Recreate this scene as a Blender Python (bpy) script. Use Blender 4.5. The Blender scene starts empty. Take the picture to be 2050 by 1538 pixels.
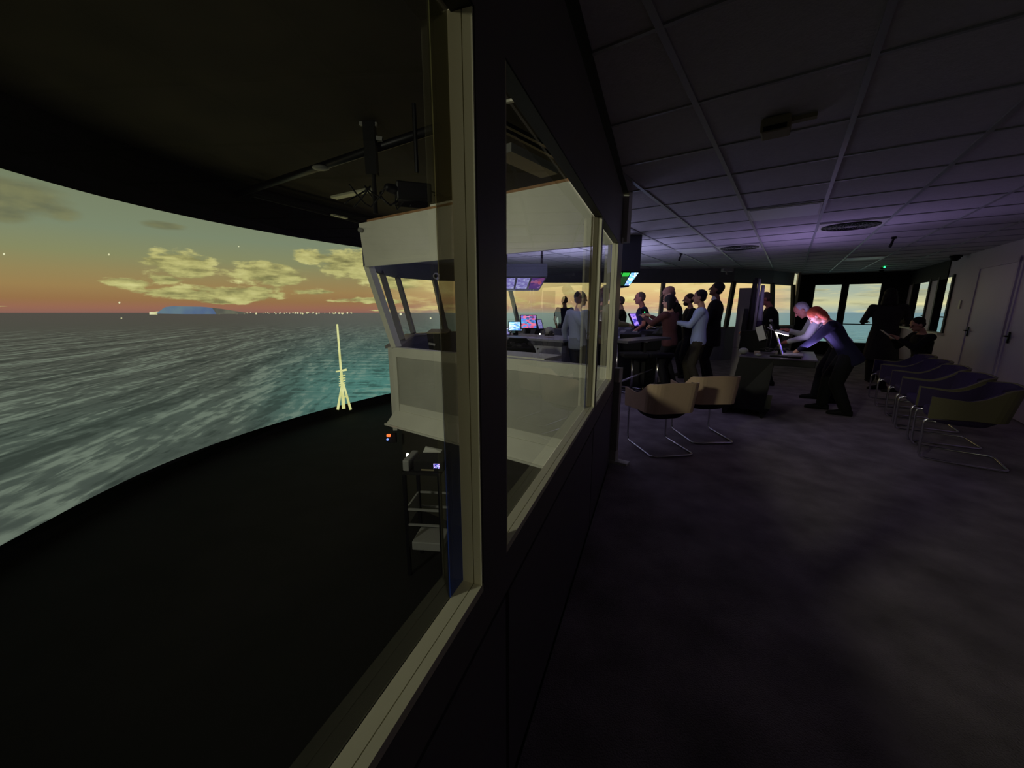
import bpy, bmesh, math, random
from math import sin, cos, pi, radians as R, sqrt, atan2, tan
from mathutils import Vector, Matrix
from mathutils.geometry import tessellate_polygon
random.seed(7)
sc = bpy.context.scene
COL = sc.collection

# ------------------------------------------------------------------ camera, world, exposure, fill lights
HC, FPX, PITCH = 1.5, 775.0, math.atan2(157, 775)
cam_d = bpy.data.cameras.new('camera'); cam = bpy.data.objects.new('camera', cam_d); COL.objects.link(cam)
cam.location = (0, 0, HC); cam.rotation_euler = (pi/2 - PITCH, 0, 0)
cam_d.sensor_width = 36; cam_d.lens = 36*FPX/2050; cam_d.clip_start = .02; cam_d.clip_end = 200
sc.camera = cam
w = bpy.data.worlds.new('night'); sc.world = w; w.use_nodes = True
w.node_tree.nodes['Background'].inputs[0].default_value = (.010, .010, .018, 1)
w.node_tree.nodes['Background'].inputs[1].default_value = .1
sc.view_settings.view_transform = 'Standard'; sc.view_settings.look = 'None'
sc.view_settings.exposure = 0; sc.view_settings.gamma = 1; sc.view_settings.use_curve_mapping = False
sc.cycles.use_denoising = True
sc.cycles.max_bounces = 6; sc.cycles.transparent_max_bounces = 12
sc.cycles.sample_clamp_indirect = 4

HEAD = R(35.2)
def RS(r, s, z=0): return Vector((s*sin(HEAD) + r*cos(HEAD), s*cos(HEAD) - r*sin(HEAD), z))
def to_rs(v): return (v.x*cos(HEAD) - v.y*sin(HEAD), v.x*sin(HEAD) + v.y*cos(HEAD))
def ray(px, py):
    u = (px-1025)/FPX; v = (769-py)/FPX
    return Vector((u, cos(PITCH) + v*sin(PITCH), -sin(PITCH) + v*cos(PITCH)))
def at(px, py, z=None, Y=None, s=None):
    d = ray(px, py)
    if z is not None: k = (z-HC)/d.z
    elif Y is not None: k = Y/d.y
    else: k = s/(d.x*sin(HEAD) + d.y*cos(HEAD))
    return d*k + Vector((0, 0, HC))
PB = R(20.2)                                   # heading of the glazed partition
def PT(t, off, z=0): return Vector((t*sin(PB) - off*cos(PB), t*cos(PB) + off*sin(PB), z))

def area(name, loc, direction, size, energy, color, shape='RECTANGLE', size_y=None, spread=pi):
    d = bpy.data.lights.new(name, 'AREA'); d.energy = energy; d.color = color; d.size = size; d.shape = shape
    d.size_y = size_y or size; d.spread = spread
    o = bpy.data.objects.new(name, d); COL.objects.link(o); o.location = loc
    o.rotation_euler = Vector(direction).to_track_quat('-Z', 'Y').to_euler(); return o
# glow of the monitors and working lamps of the bridge (each stands where its screens do)
area('desk_glow', RS(.15, 6.95, .93), RS(.2, .1, 1), .5, 7.5, (.60, .44, 1.0), spread=R(150))
# invented lamp out of view, in place of hall projectors; brightens bulkhead and jambs
area('hall_fill', (-4.3, -1.6, 2.95), (sin(R(38)), cos(R(38)), -.20), .5, 24, (1.0, .96, .74), spread=R(84))
area('console_glow', RS(-2.7, 6.5, 1.25), (0, 0, 1), .8, 16, (.58, .58, 1.0), spread=R(160))
area('wing_console_glow', RS(-3.6, 5.6, 1.30), (0, 0, 1), .8, 20, (.62, .60, 1.0), spread=R(160))
#area('overhead_monitor_glow', RS(-2.3, 6.4, 1.98), (.1, -.5, -1), .6, 5, (.7, .72, 1.0))
#area('overhead_monitor_glow_far', RS(-1.4, 10.0, 2.1), (0, -.3, -1), .8, 6, (.9, .8, .75))

# ------------------------------------------------------------------ materials
M = {}
def srgb(c): 
    return tuple(((x/255)/12.92 if x/255 <= .04045 else ((x/255+.055)/1.055)**2.4) for x in c)
def mat(name, col, rough=.6, metal=0., bump=0., bscale=60., var=0., vscale=8., spec=.5, trans=0., emis=None, es=0.):
    m = bpy.data.materials.new(name); m.use_nodes = True; nt = m.node_tree; b = nt.nodes['Principled BSDF']
    c = (*srgb(col), 1)
    b.inputs['Base Color'].default_value = c; b.inputs['Roughness'].default_value = rough; b.inputs['Metallic'].default_value = metal
    b.inputs['Specular IOR Level'].default_value = spec
    if emis: b.inputs['Emission Color'].default_value = (*srgb(emis), 1); b.inputs['Emission Strength'].default_value = es
    if var or bump:
        tc = nt.nodes.new('ShaderNodeTexCoord')
    if var:
        n = nt.nodes.new('ShaderNodeTexNoise'); n.inputs['Scale'].default_value = vscale; n.inputs['Detail'].default_value = 5
        nt.links.new(tc.outputs['Object'], n.inputs['Vector'])
        rp = nt.nodes.new('ShaderNodeMapRange'); rp.inputs[1].default_value = .3; rp.inputs[2].default_value = .7
        rp.inputs[3].default_value = 1-var; rp.inputs[4].default_value = 1+var
        nt.links.new(n.outputs['Fac'], rp.inputs[0])
        mx = nt.nodes.new('ShaderNodeVectorMath'); mx.operation = 'SCALE'; mx.inputs[0].default_value = c[:3]
        nt.links.new(rp.outputs[0], mx.inputs['Scale']); nt.links.new(mx.outputs[0], b.inputs['Base Color'])
    if bump:
        n = nt.nodes.new('ShaderNodeTexNoise'); n.inputs['Scale'].default_value = bscale; n.inputs['Detail'].default_value = 4
        nt.links.new(tc.outputs['Object'], n.inputs['Vector'])
        bp = nt.nodes.new('ShaderNodeBump'); bp.inputs['Strength'].default_value = bump; bp.inputs['Distance'].default_value = .01
        nt.links.new(n.outputs['Fac'], bp.inputs['Height']); nt.links.new(bp.outputs[0], b.inputs['Normal'])
    M[name] = m; return m
mat('black', (14, 14, 15), .8); mat('black_fabric', (16, 16, 19), .95, bump=.4, bscale=120)
mat('hall_black', (9, 9, 9), .95); mat('hall_ceiling', (50, 44, 34), .95, var=.3, vscale=1.5)
mat('ceiling_tile', (208, 204, 210), .9, bump=.25, bscale=90, var=.05, vscale=30)
mat('grid', (168, 168, 176), .4, metal=.2)
mat('carpet', (158, 148, 152), 1., bump=.8, bscale=150, var=.32, vscale=3.5)
mat('partition', (120, 116, 116), .45, var=.06, vscale=3); mat('partition_panel', (112, 108, 114), .5, var=.06, vscale=2)
mat('cream', (232, 228, 205), .5, var=.04, vscale=6); mat('seal', (8, 8, 9), .5); mat('plinth', (52, 50, 40), .8)
mat('bulkhead', (232, 232, 222), .6, var=.05, vscale=3); mat('bulkhead_panel', (186, 186, 178), .5, var=.08, vscale=2.5)
mat('wood_edge', (170, 128, 88), .7, var=.2, vscale=20); mat('front_wall', (118, 120, 130), .7, var=.05)
mat('white_wall', (200, 190, 218), .6, var=.04, vscale=1.5); mat('door_white', (208, 198, 226), .5, var=.04, vscale=1)
mat('mullion', (140, 138, 142), .55); mat('dark_mullion', (40, 42, 42), .6); mat('column', (150, 146, 140), .7)
mat('chrome', (215, 215, 220), .22, metal=1.); mat('dark_metal', (38, 38, 42), .4, metal=.6)
mat('shell', (226, 196, 166), .6, var=.05, vscale=5); mat('seat_purple', (66, 54, 92), .9, bump=.3, bscale=150); mat('seat_black', (22, 18, 22), .9)
mat('shell_olive', (120, 116, 88), .6); mat('console', (150, 150, 164), .55); mat('housing', (92, 94, 108), .6); mat('console_top', (78, 78, 90), .4); mat('console_white', (196, 196, 214), .5)
mat('desk_black', (20, 19, 22), .55); mat('desk_top', (84, 76, 96), .35); mat('lamp_white', (235, 235, 245), .4)
mat('plastic_grey', (150, 150, 150), .5); mat('plastic_white', (215, 215, 210), .5); mat('paper', (225, 225, 220), .8)
mat('orange', (226, 150, 30), .7); mat('yellow_pipe', (150, 140, 110), .6)
mat('led_white', (255, 255, 250), .5, emis=(255, 250, 225), es=7); mat('led_orange', (255, 120, 60), .5, emis=(255, 120, 60), es=1.5)
mat('led_green', (60, 255, 120), .5, emis=(40, 255, 120), es=5); mat('led_blue', (120, 160, 255), .5, emis=(130, 160, 255), es=1.5)
mat('tube', (235, 235, 220), .4)
mat('eye', (15, 12, 12), .2); mat('lip', (120, 62, 58), .6)

def nodes_of(name):
    m = bpy.data.materials.new(name); m.use_nodes = True; nt = m.node_tree; nt.nodes.clear(); M[name] = m
    out = nt.nodes.new('ShaderNodeOutputMaterial'); return m, nt, out
class NB:                                        # tiny node builder
    def __init__(s, nt): s.nt = nt
    def n(s, t, **k):
        x = s.nt.nodes.new(t)
        for a, b in k.items(): setattr(x, a, b)
        return x
    def put(s, sock, v):
        if hasattr(v, 'is_output') or isinstance(v, bpy.types.NodeSocket): s.nt.links.new(v, sock)
        else: sock.default_value = v
    def m(s, op, a, b=0., c=None):
        x = s.n('ShaderNodeMath', operation=op); s.put(x.inputs[0], a); s.put(x.inputs[1], b)
        if c is not None: s.put(x.inputs[2], c)
        return x.outputs[0]
    def mr(s, v, a, b, c=0., d=1., smooth=True):
        x = s.n('ShaderNodeMapRange'); x.interpolation_type = 'SMOOTHSTEP' if smooth else 'LINEAR'
        for i, q in enumerate((v, a, b, c, d)): s.put(x.inputs[i], q)
        return x.outputs[0]
    def comb(s, x, y, z=0.):
        c = s.n('ShaderNodeCombineXYZ'); s.put(c.inputs[0], x); s.put(c.inputs[1], y); s.put(c.inputs[2], z); return c.outputs[0]
    def noise(s, vec, scale, detail=4., rough=.5, dist=0., color=False):
        x = s.n('ShaderNodeTexNoise'); s.put(x.inputs['Vector'], vec); x.inputs['Scale'].default_value = scale
        x.inputs['Detail'].default_value = detail; x.inputs['Roughness'].default_value = rough; x.inputs['Distortion'].default_value = dist
        return x.outputs['Color' if color else 'Fac']
    def mix(s, f, a, b):
        x = s.n('ShaderNodeMix', data_type='RGBA'); s.put(x.inputs[0], f)
        for i, v in ((6, a), (7, b)):
            s.put(x.inputs[i], (*srgb(v), 1) if isinstance(v, tuple) else v)
        return x.outputs[2]
    def ramp(s, f, stops):
        x = s.n('ShaderNodeValToRGB'); s.put(x.inputs[0], f); e = x.color_ramp.elements
        e.remove(e[1]); e[0].position = stops[0][0]; e[0].color = (*srgb(stops[0][1]), 1)
        for p, c in stops[1:]: e.new(p).color = (*srgb(c), 1)
        return x.outputs[0]

# ---- the projected seascape.  UV: u = azimuth (rad), v = height above the projected horizon (tangent)
def azv(px, py):
    d = ray(px, py); h = sqrt(d.x**2 + d.y**2); az = atan2(d.x, d.y); return az, d.z/h + HOR*cos(az)
HOR = .0180
def build_screen_mat():
    m, nt, out = nodes_of('seascape'); b = NB(nt)
    uv = b.n('ShaderNodeUVMap', uv_map='proj').outputs[0]
    sp = b.n('ShaderNodeSeparateXYZ'); nt.links.new(uv, sp.inputs[0]); u, v = sp.outputs[0], sp.outputs[1]
    # sky
    f = b.m('DIVIDE', v, .24)
    left = b.ramp(f, [(azv(250, y_)[1]/.24, c_) for y_, c_ in ((626, (152, 106, 96)), (615, (164, 112, 90)), (600, (162, 120, 80)), (575, (168, 136, 88)), (545, (160, 142, 96)), (510, (146, 146, 106)), (460, (134, 144, 118)), (400, (130, 138, 112)), (360, (120, 130, 100)))])
    mid = b.ramp(f, [(0, (176, 172, 152)), (.05, (196, 158, 130)), (.14, (220, 180, 128)), (.25, (230, 204, 140)), (.5, (228, 208, 144)), (1, (180, 172, 130))])
    right = b.ramp(f, [(0, (150, 172, 172)), (.08, (206, 204, 156)), (.16, (168, 180, 162)), (.35, (158, 178, 164)), (1, (140, 160, 150))])
    gy = b.mr(u, R(-22), R(-2)); gr = b.mr(u, R(31), R(38))
    sky = b.mix(gr, b.mix(gy, left, mid), right)
    # cloud shapes
    vec = b.comb(b.m('MULTIPLY', u, 1.0), b.m('MULTIPLY', v, 2.6))
    n1 = b.noise(vec, 9., 6., .62); n2 = b.noise(vec, 24., 7., .62)
    at_ = b.n('ShaderNodeAttribute', attribute_name='cloud_field').outputs['Vector']; sa_ = b.n('ShaderNodeSeparateXYZ'); nt.links.new(at_, sa_.inputs[0])
    def fld(i): return b.m('SUBTRACT', b.m('MULTIPLY', sa_.outputs[i], 6.), 5.)
    q1 = b.m('ADD', fld(0), b.m('MULTIPLY', b.m('SUBTRACT', n2, .5), 4.2))
    c1 = b.mr(q1, -.30, .45)
    litv = b.m('ADD', b.m('MULTIPLY', n2, .9), b.m('MULTIPLY', b.noise(b.comb(u, b.m('MULTIPLY', v, 5.)), 14., 5.), .8))
    ccol = b.ramp(b.mr(litv, .55, 1.15, 0., 1., False), [(0, (106, 102, 68)), (.3, (150, 144, 94)), (.6, (198, 190, 124)), (1, (230, 222, 154))])
    q2 = b.m('ADD', fld(1), b.m('MULTIPLY', b.m('SUBTRACT', n1, .5), 1.8)); c2 = b.mr(q2, -.1, .8, 0., .75)
    sky = b.mix(c2, sky, b.ramp(n2, [(.3, (104, 104, 80)), (.7, (138, 134, 92))]))
    sky = b.mix(c1, sky, ccol)
    # streaky clouds of the forward and right-hand sky
    n3 = b.noise(b.comb(u, b.m('MULTIPLY', v, 6.)), 8., 6., .6)
    c3 = b.m('MULTIPLY', b.m('MULTIPLY', b.mr(n3, .45, .62), b.mr(u, R(-19), R(-10))), b.m('SUBTRACT', 1., gr))
    sky = b.mix(c3, sky, b.ramp(n2, [(.3, (196, 176, 112)), (.5, (226, 206, 138)), (.7, (240, 224, 160))]))
    n4 = b.noise(b.comb(u, b.m('MULTIPLY', v, 9.)), 11., 5., .6)
    sky = b.mix(b.m('MULTIPLY', b.mr(n4, .46, .6, 0., .8), gr), sky, b.ramp(n3, [(.35, (118, 124, 110)), (.5, (178, 178, 140)), (.62, (232, 224, 168))]))
    # sea: world position on the water plane
    dd = b.m('DIVIDE', 1., b.m('MAXIMUM', b.m('MULTIPLY', v, -1.), .002))
    al = b.m('MULTIPLY', dd, b.m('COSINE', b.m('ADD', u, .28))); ac = b.m('MULTIPLY', dd, b.m('SINE', b.m('ADD', u, .28)))
    def hgt_(sc_, st, d, det, seed):
        n0 = b.noise(b.comb(b.m('MULTIPLY', al, st), ac, seed), sc_, det, .55, .25); n1_ = b.noise(b.comb(b.m('MULTIPLY', al, st), b.m('ADD', ac, d), seed), sc_, det, .55, .25)
        return b.m('SUBTRACT', n0, n1_), n0
    # heading-on parts of the picture: waves lie across the line of sight
    al2 = b.m('MULTIPLY', dd, b.m('SINE', u)); ac2 = b.m('MULTIPLY', dd, b.m('COSINE', u))
    s1, r1 = hgt_(1.1, .22, .20, 5., 0.); s2, r2 = hgt_(5.5, .26, .05, 4., 5.)
    n5 = b.noise(b.comb(b.m('MULTIPLY', al2, .35), ac2, 9.), 3.2, 4.); n6 = b.noise(b.comb(b.m('MULTIPLY', al2, .35), b.m('ADD', ac2, .08), 9.), 3.2, 4.)
    sA = b.m('ADD', b.m('MULTIPLY', s1, 3.6), b.m('MULTIPLY', s2, 2.6)); sB = b.m('MULTIPLY', b.m('SUBTRACT', n5, n6), 4.5)
    ridge2 = b.m('SUBTRACT', 1., b.m('MULTIPLY', b.m('ABSOLUTE', b.m('SUBTRACT', r2, .5)), 9.))
    fade = b.mr(v, -.05, -.010, 1., .10)
    mixw = b.mr(u, R(-34), R(-14)); wv_ = b.m('ADD', b.m('MULTIPLY', sA, b.m('SUBTRACT', 1., b.m('MULTIPLY', mixw, .6))), b.m('MULTIPLY', sB, b.m('ADD', .25, b.m('MULTIPLY', mixw, .75))))
    wave = b.m('ADD', .30, b.m('MULTIPLY', b.m('ADD', wv_, b.m('MULTIPLY', b.mr(ridge2, .55, 1.), .22)), fade))
    g = b.m('MULTIPLY', v, -2.6)
    seaL = b.ramp(g, [(0, (88, 82, 76)), (.06, (84, 82, 74)), (.25, (82, 86, 78)), (.5, (78, 88, 80)), (1, (72, 80, 74))])
    seaT = b.ramp(g, [(0, (100, 98, 92)), (.08, (92, 96, 90)), (.25, (78, 106, 100)), (.42, (84, 134, 126)), (1, (80, 130, 124))])
    seaM = b.ramp(g, [(0, (150, 166, 156)), (.1, (128, 152, 142)), (.3, (100, 126, 116)), (1, (80, 110, 104))])
    seaR = b.ramp(g, [(0, (118, 146, 152)), (.1, (112, 150, 152)), (.25, (92, 132, 128)), (1, (84, 120, 118))])
    sea = b.mix(b.mr(u, R(-38), R(-19)), seaL, seaT); sea = b.mix(b.mr(u, R(-15), R(-2)), sea, seaM); sea = b.mix(gr, sea, seaR)
    hi = b.mix(.33, sea, (168, 182, 162)); lo = b.mix(.6, sea, (34, 42, 38))
    sea = b.mix(b.mr(wave, .36, .95, 0., .9), b.mix(b.mr(wave, .32, -.25, 0., .9), sea, lo), hi)
    pic = b.mix(b.mr(v, -.0006, .0006), sea, sky)
    em = b.n('ShaderNodeEmission'); nt.links.new(pic, em.inputs[0]); em.inputs[1].default_value = 1.0
    nt.links.new(em.outputs[0], out.inputs[0])
build_screen_mat()

def glass_mat():
    m, nt, out = nodes_of('glass'); b = NB(nt)
    tr = b.n('ShaderNodeBsdfTransparent'); tr.inputs[0].default_value = (.93, .95, .93, 1)
    gl = b.n('ShaderNodeBsdfGlossy'); gl.inputs['Roughness'].default_value = .0
    fr = b.n('ShaderNodeFresnel'); fr.inputs[0].default_value = 1.62
    ge = b.n('ShaderNodeNewGeometry'); ff = b.m('MULTIPLY', fr.outputs[0], b.m('SUBTRACT', 1., ge.outputs['Backfacing'])); mx = b.n('ShaderNodeMixShader'); nt.links.new(ff, mx.inputs[0]); nt.links.new(tr.outputs[0], mx.inputs[1]); nt.links.new(gl.outputs[0], mx.inputs[2])
    nt.links.new(mx.outputs[0], out.inputs[0])
    # half-clear strip along the pane's edge, blue at the foot, tan higher up
    m, nt, out = nodes_of('edge_strip'); b = NB(nt)
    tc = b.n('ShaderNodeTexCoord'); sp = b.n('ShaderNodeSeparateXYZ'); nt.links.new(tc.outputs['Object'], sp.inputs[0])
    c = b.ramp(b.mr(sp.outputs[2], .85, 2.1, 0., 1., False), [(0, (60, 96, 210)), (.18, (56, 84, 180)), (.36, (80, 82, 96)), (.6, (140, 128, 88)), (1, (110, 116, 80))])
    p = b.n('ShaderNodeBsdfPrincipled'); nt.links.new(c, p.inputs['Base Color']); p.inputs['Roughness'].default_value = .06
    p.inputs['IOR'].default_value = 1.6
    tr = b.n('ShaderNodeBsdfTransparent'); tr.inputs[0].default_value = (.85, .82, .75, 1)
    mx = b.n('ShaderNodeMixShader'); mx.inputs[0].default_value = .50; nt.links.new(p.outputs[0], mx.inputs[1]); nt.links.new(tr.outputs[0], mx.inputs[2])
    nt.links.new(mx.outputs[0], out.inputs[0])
glass_mat()
def screen_mat(name, stops, scale, strength, stripes=False, aniso=(1, 1, 1)):
    m, nt, out = nodes_of(name); b = NB(nt)
    tc = b.n('ShaderNodeTexCoord'); mp = b.n('ShaderNodeMapping'); nt.links.new(tc.outputs['Generated'], mp.inputs[0]); mp.inputs['Scale'].default_value = aniso
    if stripes:
        wv = b.n('ShaderNodeTexWave'); nt.links.new(mp.outputs[0], wv.inputs[0]); wv.inputs['Scale'].default_value = scale; wv.inputs['Distortion'].default_value = .6; f = wv.outputs['Fac']
    else:
        vo = b.n('ShaderNodeTexVoronoi'); nt.links.new(mp.outputs[0], vo.inputs['Vector']); vo.inputs['Scale'].default_value = scale
        s2 = b.n('ShaderNodeSeparateColor'); nt.links.new(vo.outputs['Color'], s2.inputs[0]); f = s2.outputs[0]
    c = b.ramp(f, stops)
    em = b.n('ShaderNodeEmission'); nt.links.new(c, em.inputs[0]); em.inputs[1].default_value = strength; nt.links.new(em.outputs[0], out.inputs[0])
screen_mat('scr_lavender', [(0, (120, 110, 190)), (.4, (150, 140, 215)), (.8, (170, 165, 235)), (1, (200, 200, 250))], 5, .9)
screen_mat('scr_magenta', [(0, (90, 60, 130)), (.5, (110, 74, 150)), (.7, (190, 90, 120)), (1, (150, 120, 190))], 4, .9)
screen_mat('scr_chart', [(0, (210, 80, 120)), (.3, (235, 120, 150)), (.5, (80, 110, 220)), (.7, (90, 170, 235)), (.85, (60, 50, 110)), (1, (220, 130, 190))], 6, 1.6)
screen_mat('scr_blue', [(0, (70, 110, 210)), (.4, (120, 200, 235)), (.7, (220, 245, 250)), (1, (90, 110, 220))], 5, 1.8)
screen_mat('scr_violet', [(0, (60, 50, 160)), (.4, (120, 100, 235)), (.7, (190, 150, 245)), (1, (90, 140, 250))], 4, 1.15)
screen_mat('scr_table', [(0, (30, 60, 34)), (.45, (60, 90, 80)), (.55, (220, 240, 245)), (1, (235, 245, 250))], 7, 1.3, True, (0, 1.2, 1))
screen_mat('scr_green', [(0, (10, 60, 20)), (.4, (40, 190, 60)), (1, (70, 230, 90))], 9, 1.2, True, (1, 0, 0))
screen_mat('scr_digits', [(0, (10, 10, 30)), (.35, (60, 60, 180)), (.6, (180, 190, 255)), (1, (230, 150, 180))], 7, 2.2)

# ------------------------------------------------------------------ mesh helpers
class MB:
    def __init__(s): s.bm = bmesh.new()
    def box(s, c, size, ax=None, rotz=None):
        c = Vector(c)
        if rotz is not None: ax = Matrix.Rotation(rotz, 3, 'Z')
        ax = ax or Matrix.Identity(3); v = []
        for dx in (-.5, .5):
            for dy in (-.5, .5):
                for dz in (-.5, .5): v.append(s.bm.verts.new(c + ax @ Vector((dx*size[0], dy*size[1], dz*size[2]))))
        for f in ((0, 1, 3, 2), (4, 6, 7, 5), (0, 4, 5, 1), (2, 3, 7, 6), (0, 2, 6, 4), (1, 5, 7, 3)): s.bm.faces.new([v[i] for i in f])
        return s
    def hexa(s, bot, top):                       # solid between two rings
        a = [s.bm.verts.new(Vector(p)) for p in bot]; b = [s.bm.verts.new(Vector(p)) for p in top]; n = len(a)
        s.bm.faces.new(a[::-1]); s.bm.faces.new(b)
        for i in range(n): s.bm.faces.new((a[i], a[(i+1) % n], b[(i+1) % n], b[i]))
        return s
    def slab(s, a, b, z0, z1, th, side=0, za=None, zb=None):   # vertical wall piece a->b in plan
        a = Vector(a); b = Vector(b); d = (b-a).to_2d().normalized(); n = Vector((-d.y, d.x, 0)); o0 = n*(side-1)*th/2; o1 = n*(side+1)*th/2
        f = lambda p, o, z: Vector((p.x, p.y, z)) + o
        return s.hexa([f(a, o0, z0), f(b, o0, z0), f(b, o1, z0), f(a, o1, z0)], [f(a, o0, z1), f(b, o0, z1), f(b, o1, z1), f(a, o1, z1)])
    def poly(s, pts, z0, z1):
        n = len(pts); tri = tessellate_polygon([[Vector((q[0], q[1], 0)) for q in pts]])
        a = [s.bm.verts.new((q[0], q[1], z0)) for q in pts]; b = [s.bm.verts.new((q[0], q[1], z1)) for q in pts]
        for t in tri: s.bm.faces.new([a[i] for i in t][::-1]); s.bm.faces.new([b[i] for i in t])
        for i in range(n): s.bm.faces.new((a[i], a[(i+1) % n], b[(i+1) % n], b[i]))
        return s
    def beam(s, a, b, w, h, up=(0, 0, 1)):
        a = Vector(a); b = Vector(b); d = (b-a).normalized(); x = d.cross(Vector(up)).normalized(); y = x.cross(d).normalized()
        q = lambda p: [p + x*i*w/2 + y*j*h/2 for i, j in ((-1, -1), (1, -1), (1, 1), (-1, 1))]
        return s.hexa(q(a), q(b))
    def tube(s, pts, r, n=8, closed=False):
        pts = [Vector(p) for p in pts]; rings = []; N = len(pts); nrm = None
        for i, p in enumerate(pts):
            if closed: d = (pts[(i+1) % N] - pts[i-1])
            else: d = pts[min(i+1, N-1)] - pts[max(i-1, 0)]
            d.normalize()
            if nrm is None: nrm = d.orthogonal().normalized()
            nrm = (nrm - d*nrm.dot(d)).normalized(); bn = d.cross(nrm); rr = r[i] if isinstance(r, (list, tuple)) else r
            rings.append([s.bm.verts.new(p + (nrm*cos(2*pi*k/n) + bn*sin(2*pi*k/n))*rr) for k in range(n)])
        for i in range(N if closed else N-1):
            a, b = rings[i], rings[(i+1) % N]
            for k in range(n): s.bm.faces.new((a[k], a[(k+1) % n], b[(k+1) % n], b[k]))
        if not closed: s.bm.faces.new(rings[0][::-1]); s.bm.faces.new(rings[-1])
        return s
    def ell(s, c, r, rot=None, n=14, m=10, keep=None):
        c = Vector(c); rot = rot or Matrix.Identity(3); rows = []
        for i in range(m+1):
            th = pi*i/m
            if i in (0, m): rows.append([s.bm.verts.new(c + rot @ Vector((0, 0, r[2]*cos(th))))])
            else: rows.append([s.bm.verts.new(c + rot @ Vector((r[0]*sin(th)*cos(2*pi*k/n), r[1]*sin(th)*sin(2*pi*k/n), r[2]*cos(th)))) for k in range(n)])
        for i in range(m):
            a, b = rows[i], rows[i+1]
            for k in range(n):
                k2 = (k+1) % n
                if len(a) == 1: s.bm.faces.new((a[0], b[k], b[k2]))
                elif len(b) == 1: s.bm.faces.new((a[k], b[0], a[k2]))
                else: s.bm.faces.new((a[k], b[k], b[k2], a[k2]))
        return s
    def loft(s, rings, caps=True):
        rr = [[s.bm.verts.new(Vector(p)) for p in ring] for ring in rings]; n = len(rr[0])
        for a, b in zip(rr, rr[1:]):
            for k in range(n): s.bm.faces.new((a[k], a[(k+1) % n], b[(k+1) % n], b[k]))
        if caps: s.bm.faces.new(rr[0][::-1]); s.bm.faces.new(rr[-1])
        return s
    def cap(s, a, b, ra, rb, n=12):              # tapered capsule
        a = Vector(a); b = Vector(b); d = (b-a).normalized(); x = d.orthogonal().normalized(); y = d.cross(x); rings = []
        for k in range(1, 4): th = k*pi/6; rings.append((a - d*ra*cos(th), ra*sin(th)))
        for k in range(1, 4): th = k*pi/6; rings.append((b + d*rb*sin(th-pi/6), rb*cos(th-pi/6)))
        s.loft([[c + (x*cos(2*pi*j/n) + y*sin(2*pi*j/n))*r for j in range(n)] for c, r in rings]); return s
    def build(s, name, m, parent=None, smooth=False, bevel=0, kind=None, label=None):
        bmesh.ops.recalc_face_normals(s.bm, faces=s.bm.faces)
        me = bpy.data.meshes.new(name); s.bm.to_mesh(me); s.bm.free()
        me.materials.append(M[m] if isinstance(m, str) else m)
        o = bpy.data.objects.new(name, me); COL.objects.link(o)
        if smooth:
            for p in me.polygons: p.use_smooth = True
        if bevel:
            bv = o.modifiers.new('bevel', 'BEVEL'); bv.width = bevel; bv.segments = 2; bv.limit_method = 'ANGLE'
        if parent: o.parent = parent
        if kind: o['kind'] = kind
        if label: o['label'] = label
        return o
def tag(o, label, cat, group=None, kind=None):
    o['label'] = label; o['category'] = cat
    if group: o['group'] = group
    if kind: o['kind'] = kind
    return o
def thing(name, label, cat, loc=(0, 0, 0), rz=0, group=None, kind=None):
    o = bpy.data.objects.new(name, None); COL.objects.link(o); o.location = loc; o.rotation_euler = (0, 0, rz); o.empty_display_size = .1
    return tag(o, label, cat, group, kind)
def struct(name, mb, m, bevel=0): return mb.build(name, m, kind='structure', bevel=bevel)
def copy_tree(o, parent=None):
    c = o.copy(); COL.objects.link(c)
    if parent: c.parent = parent
    for ch in o.children: copy_tree(ch, c)
    return c

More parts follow.
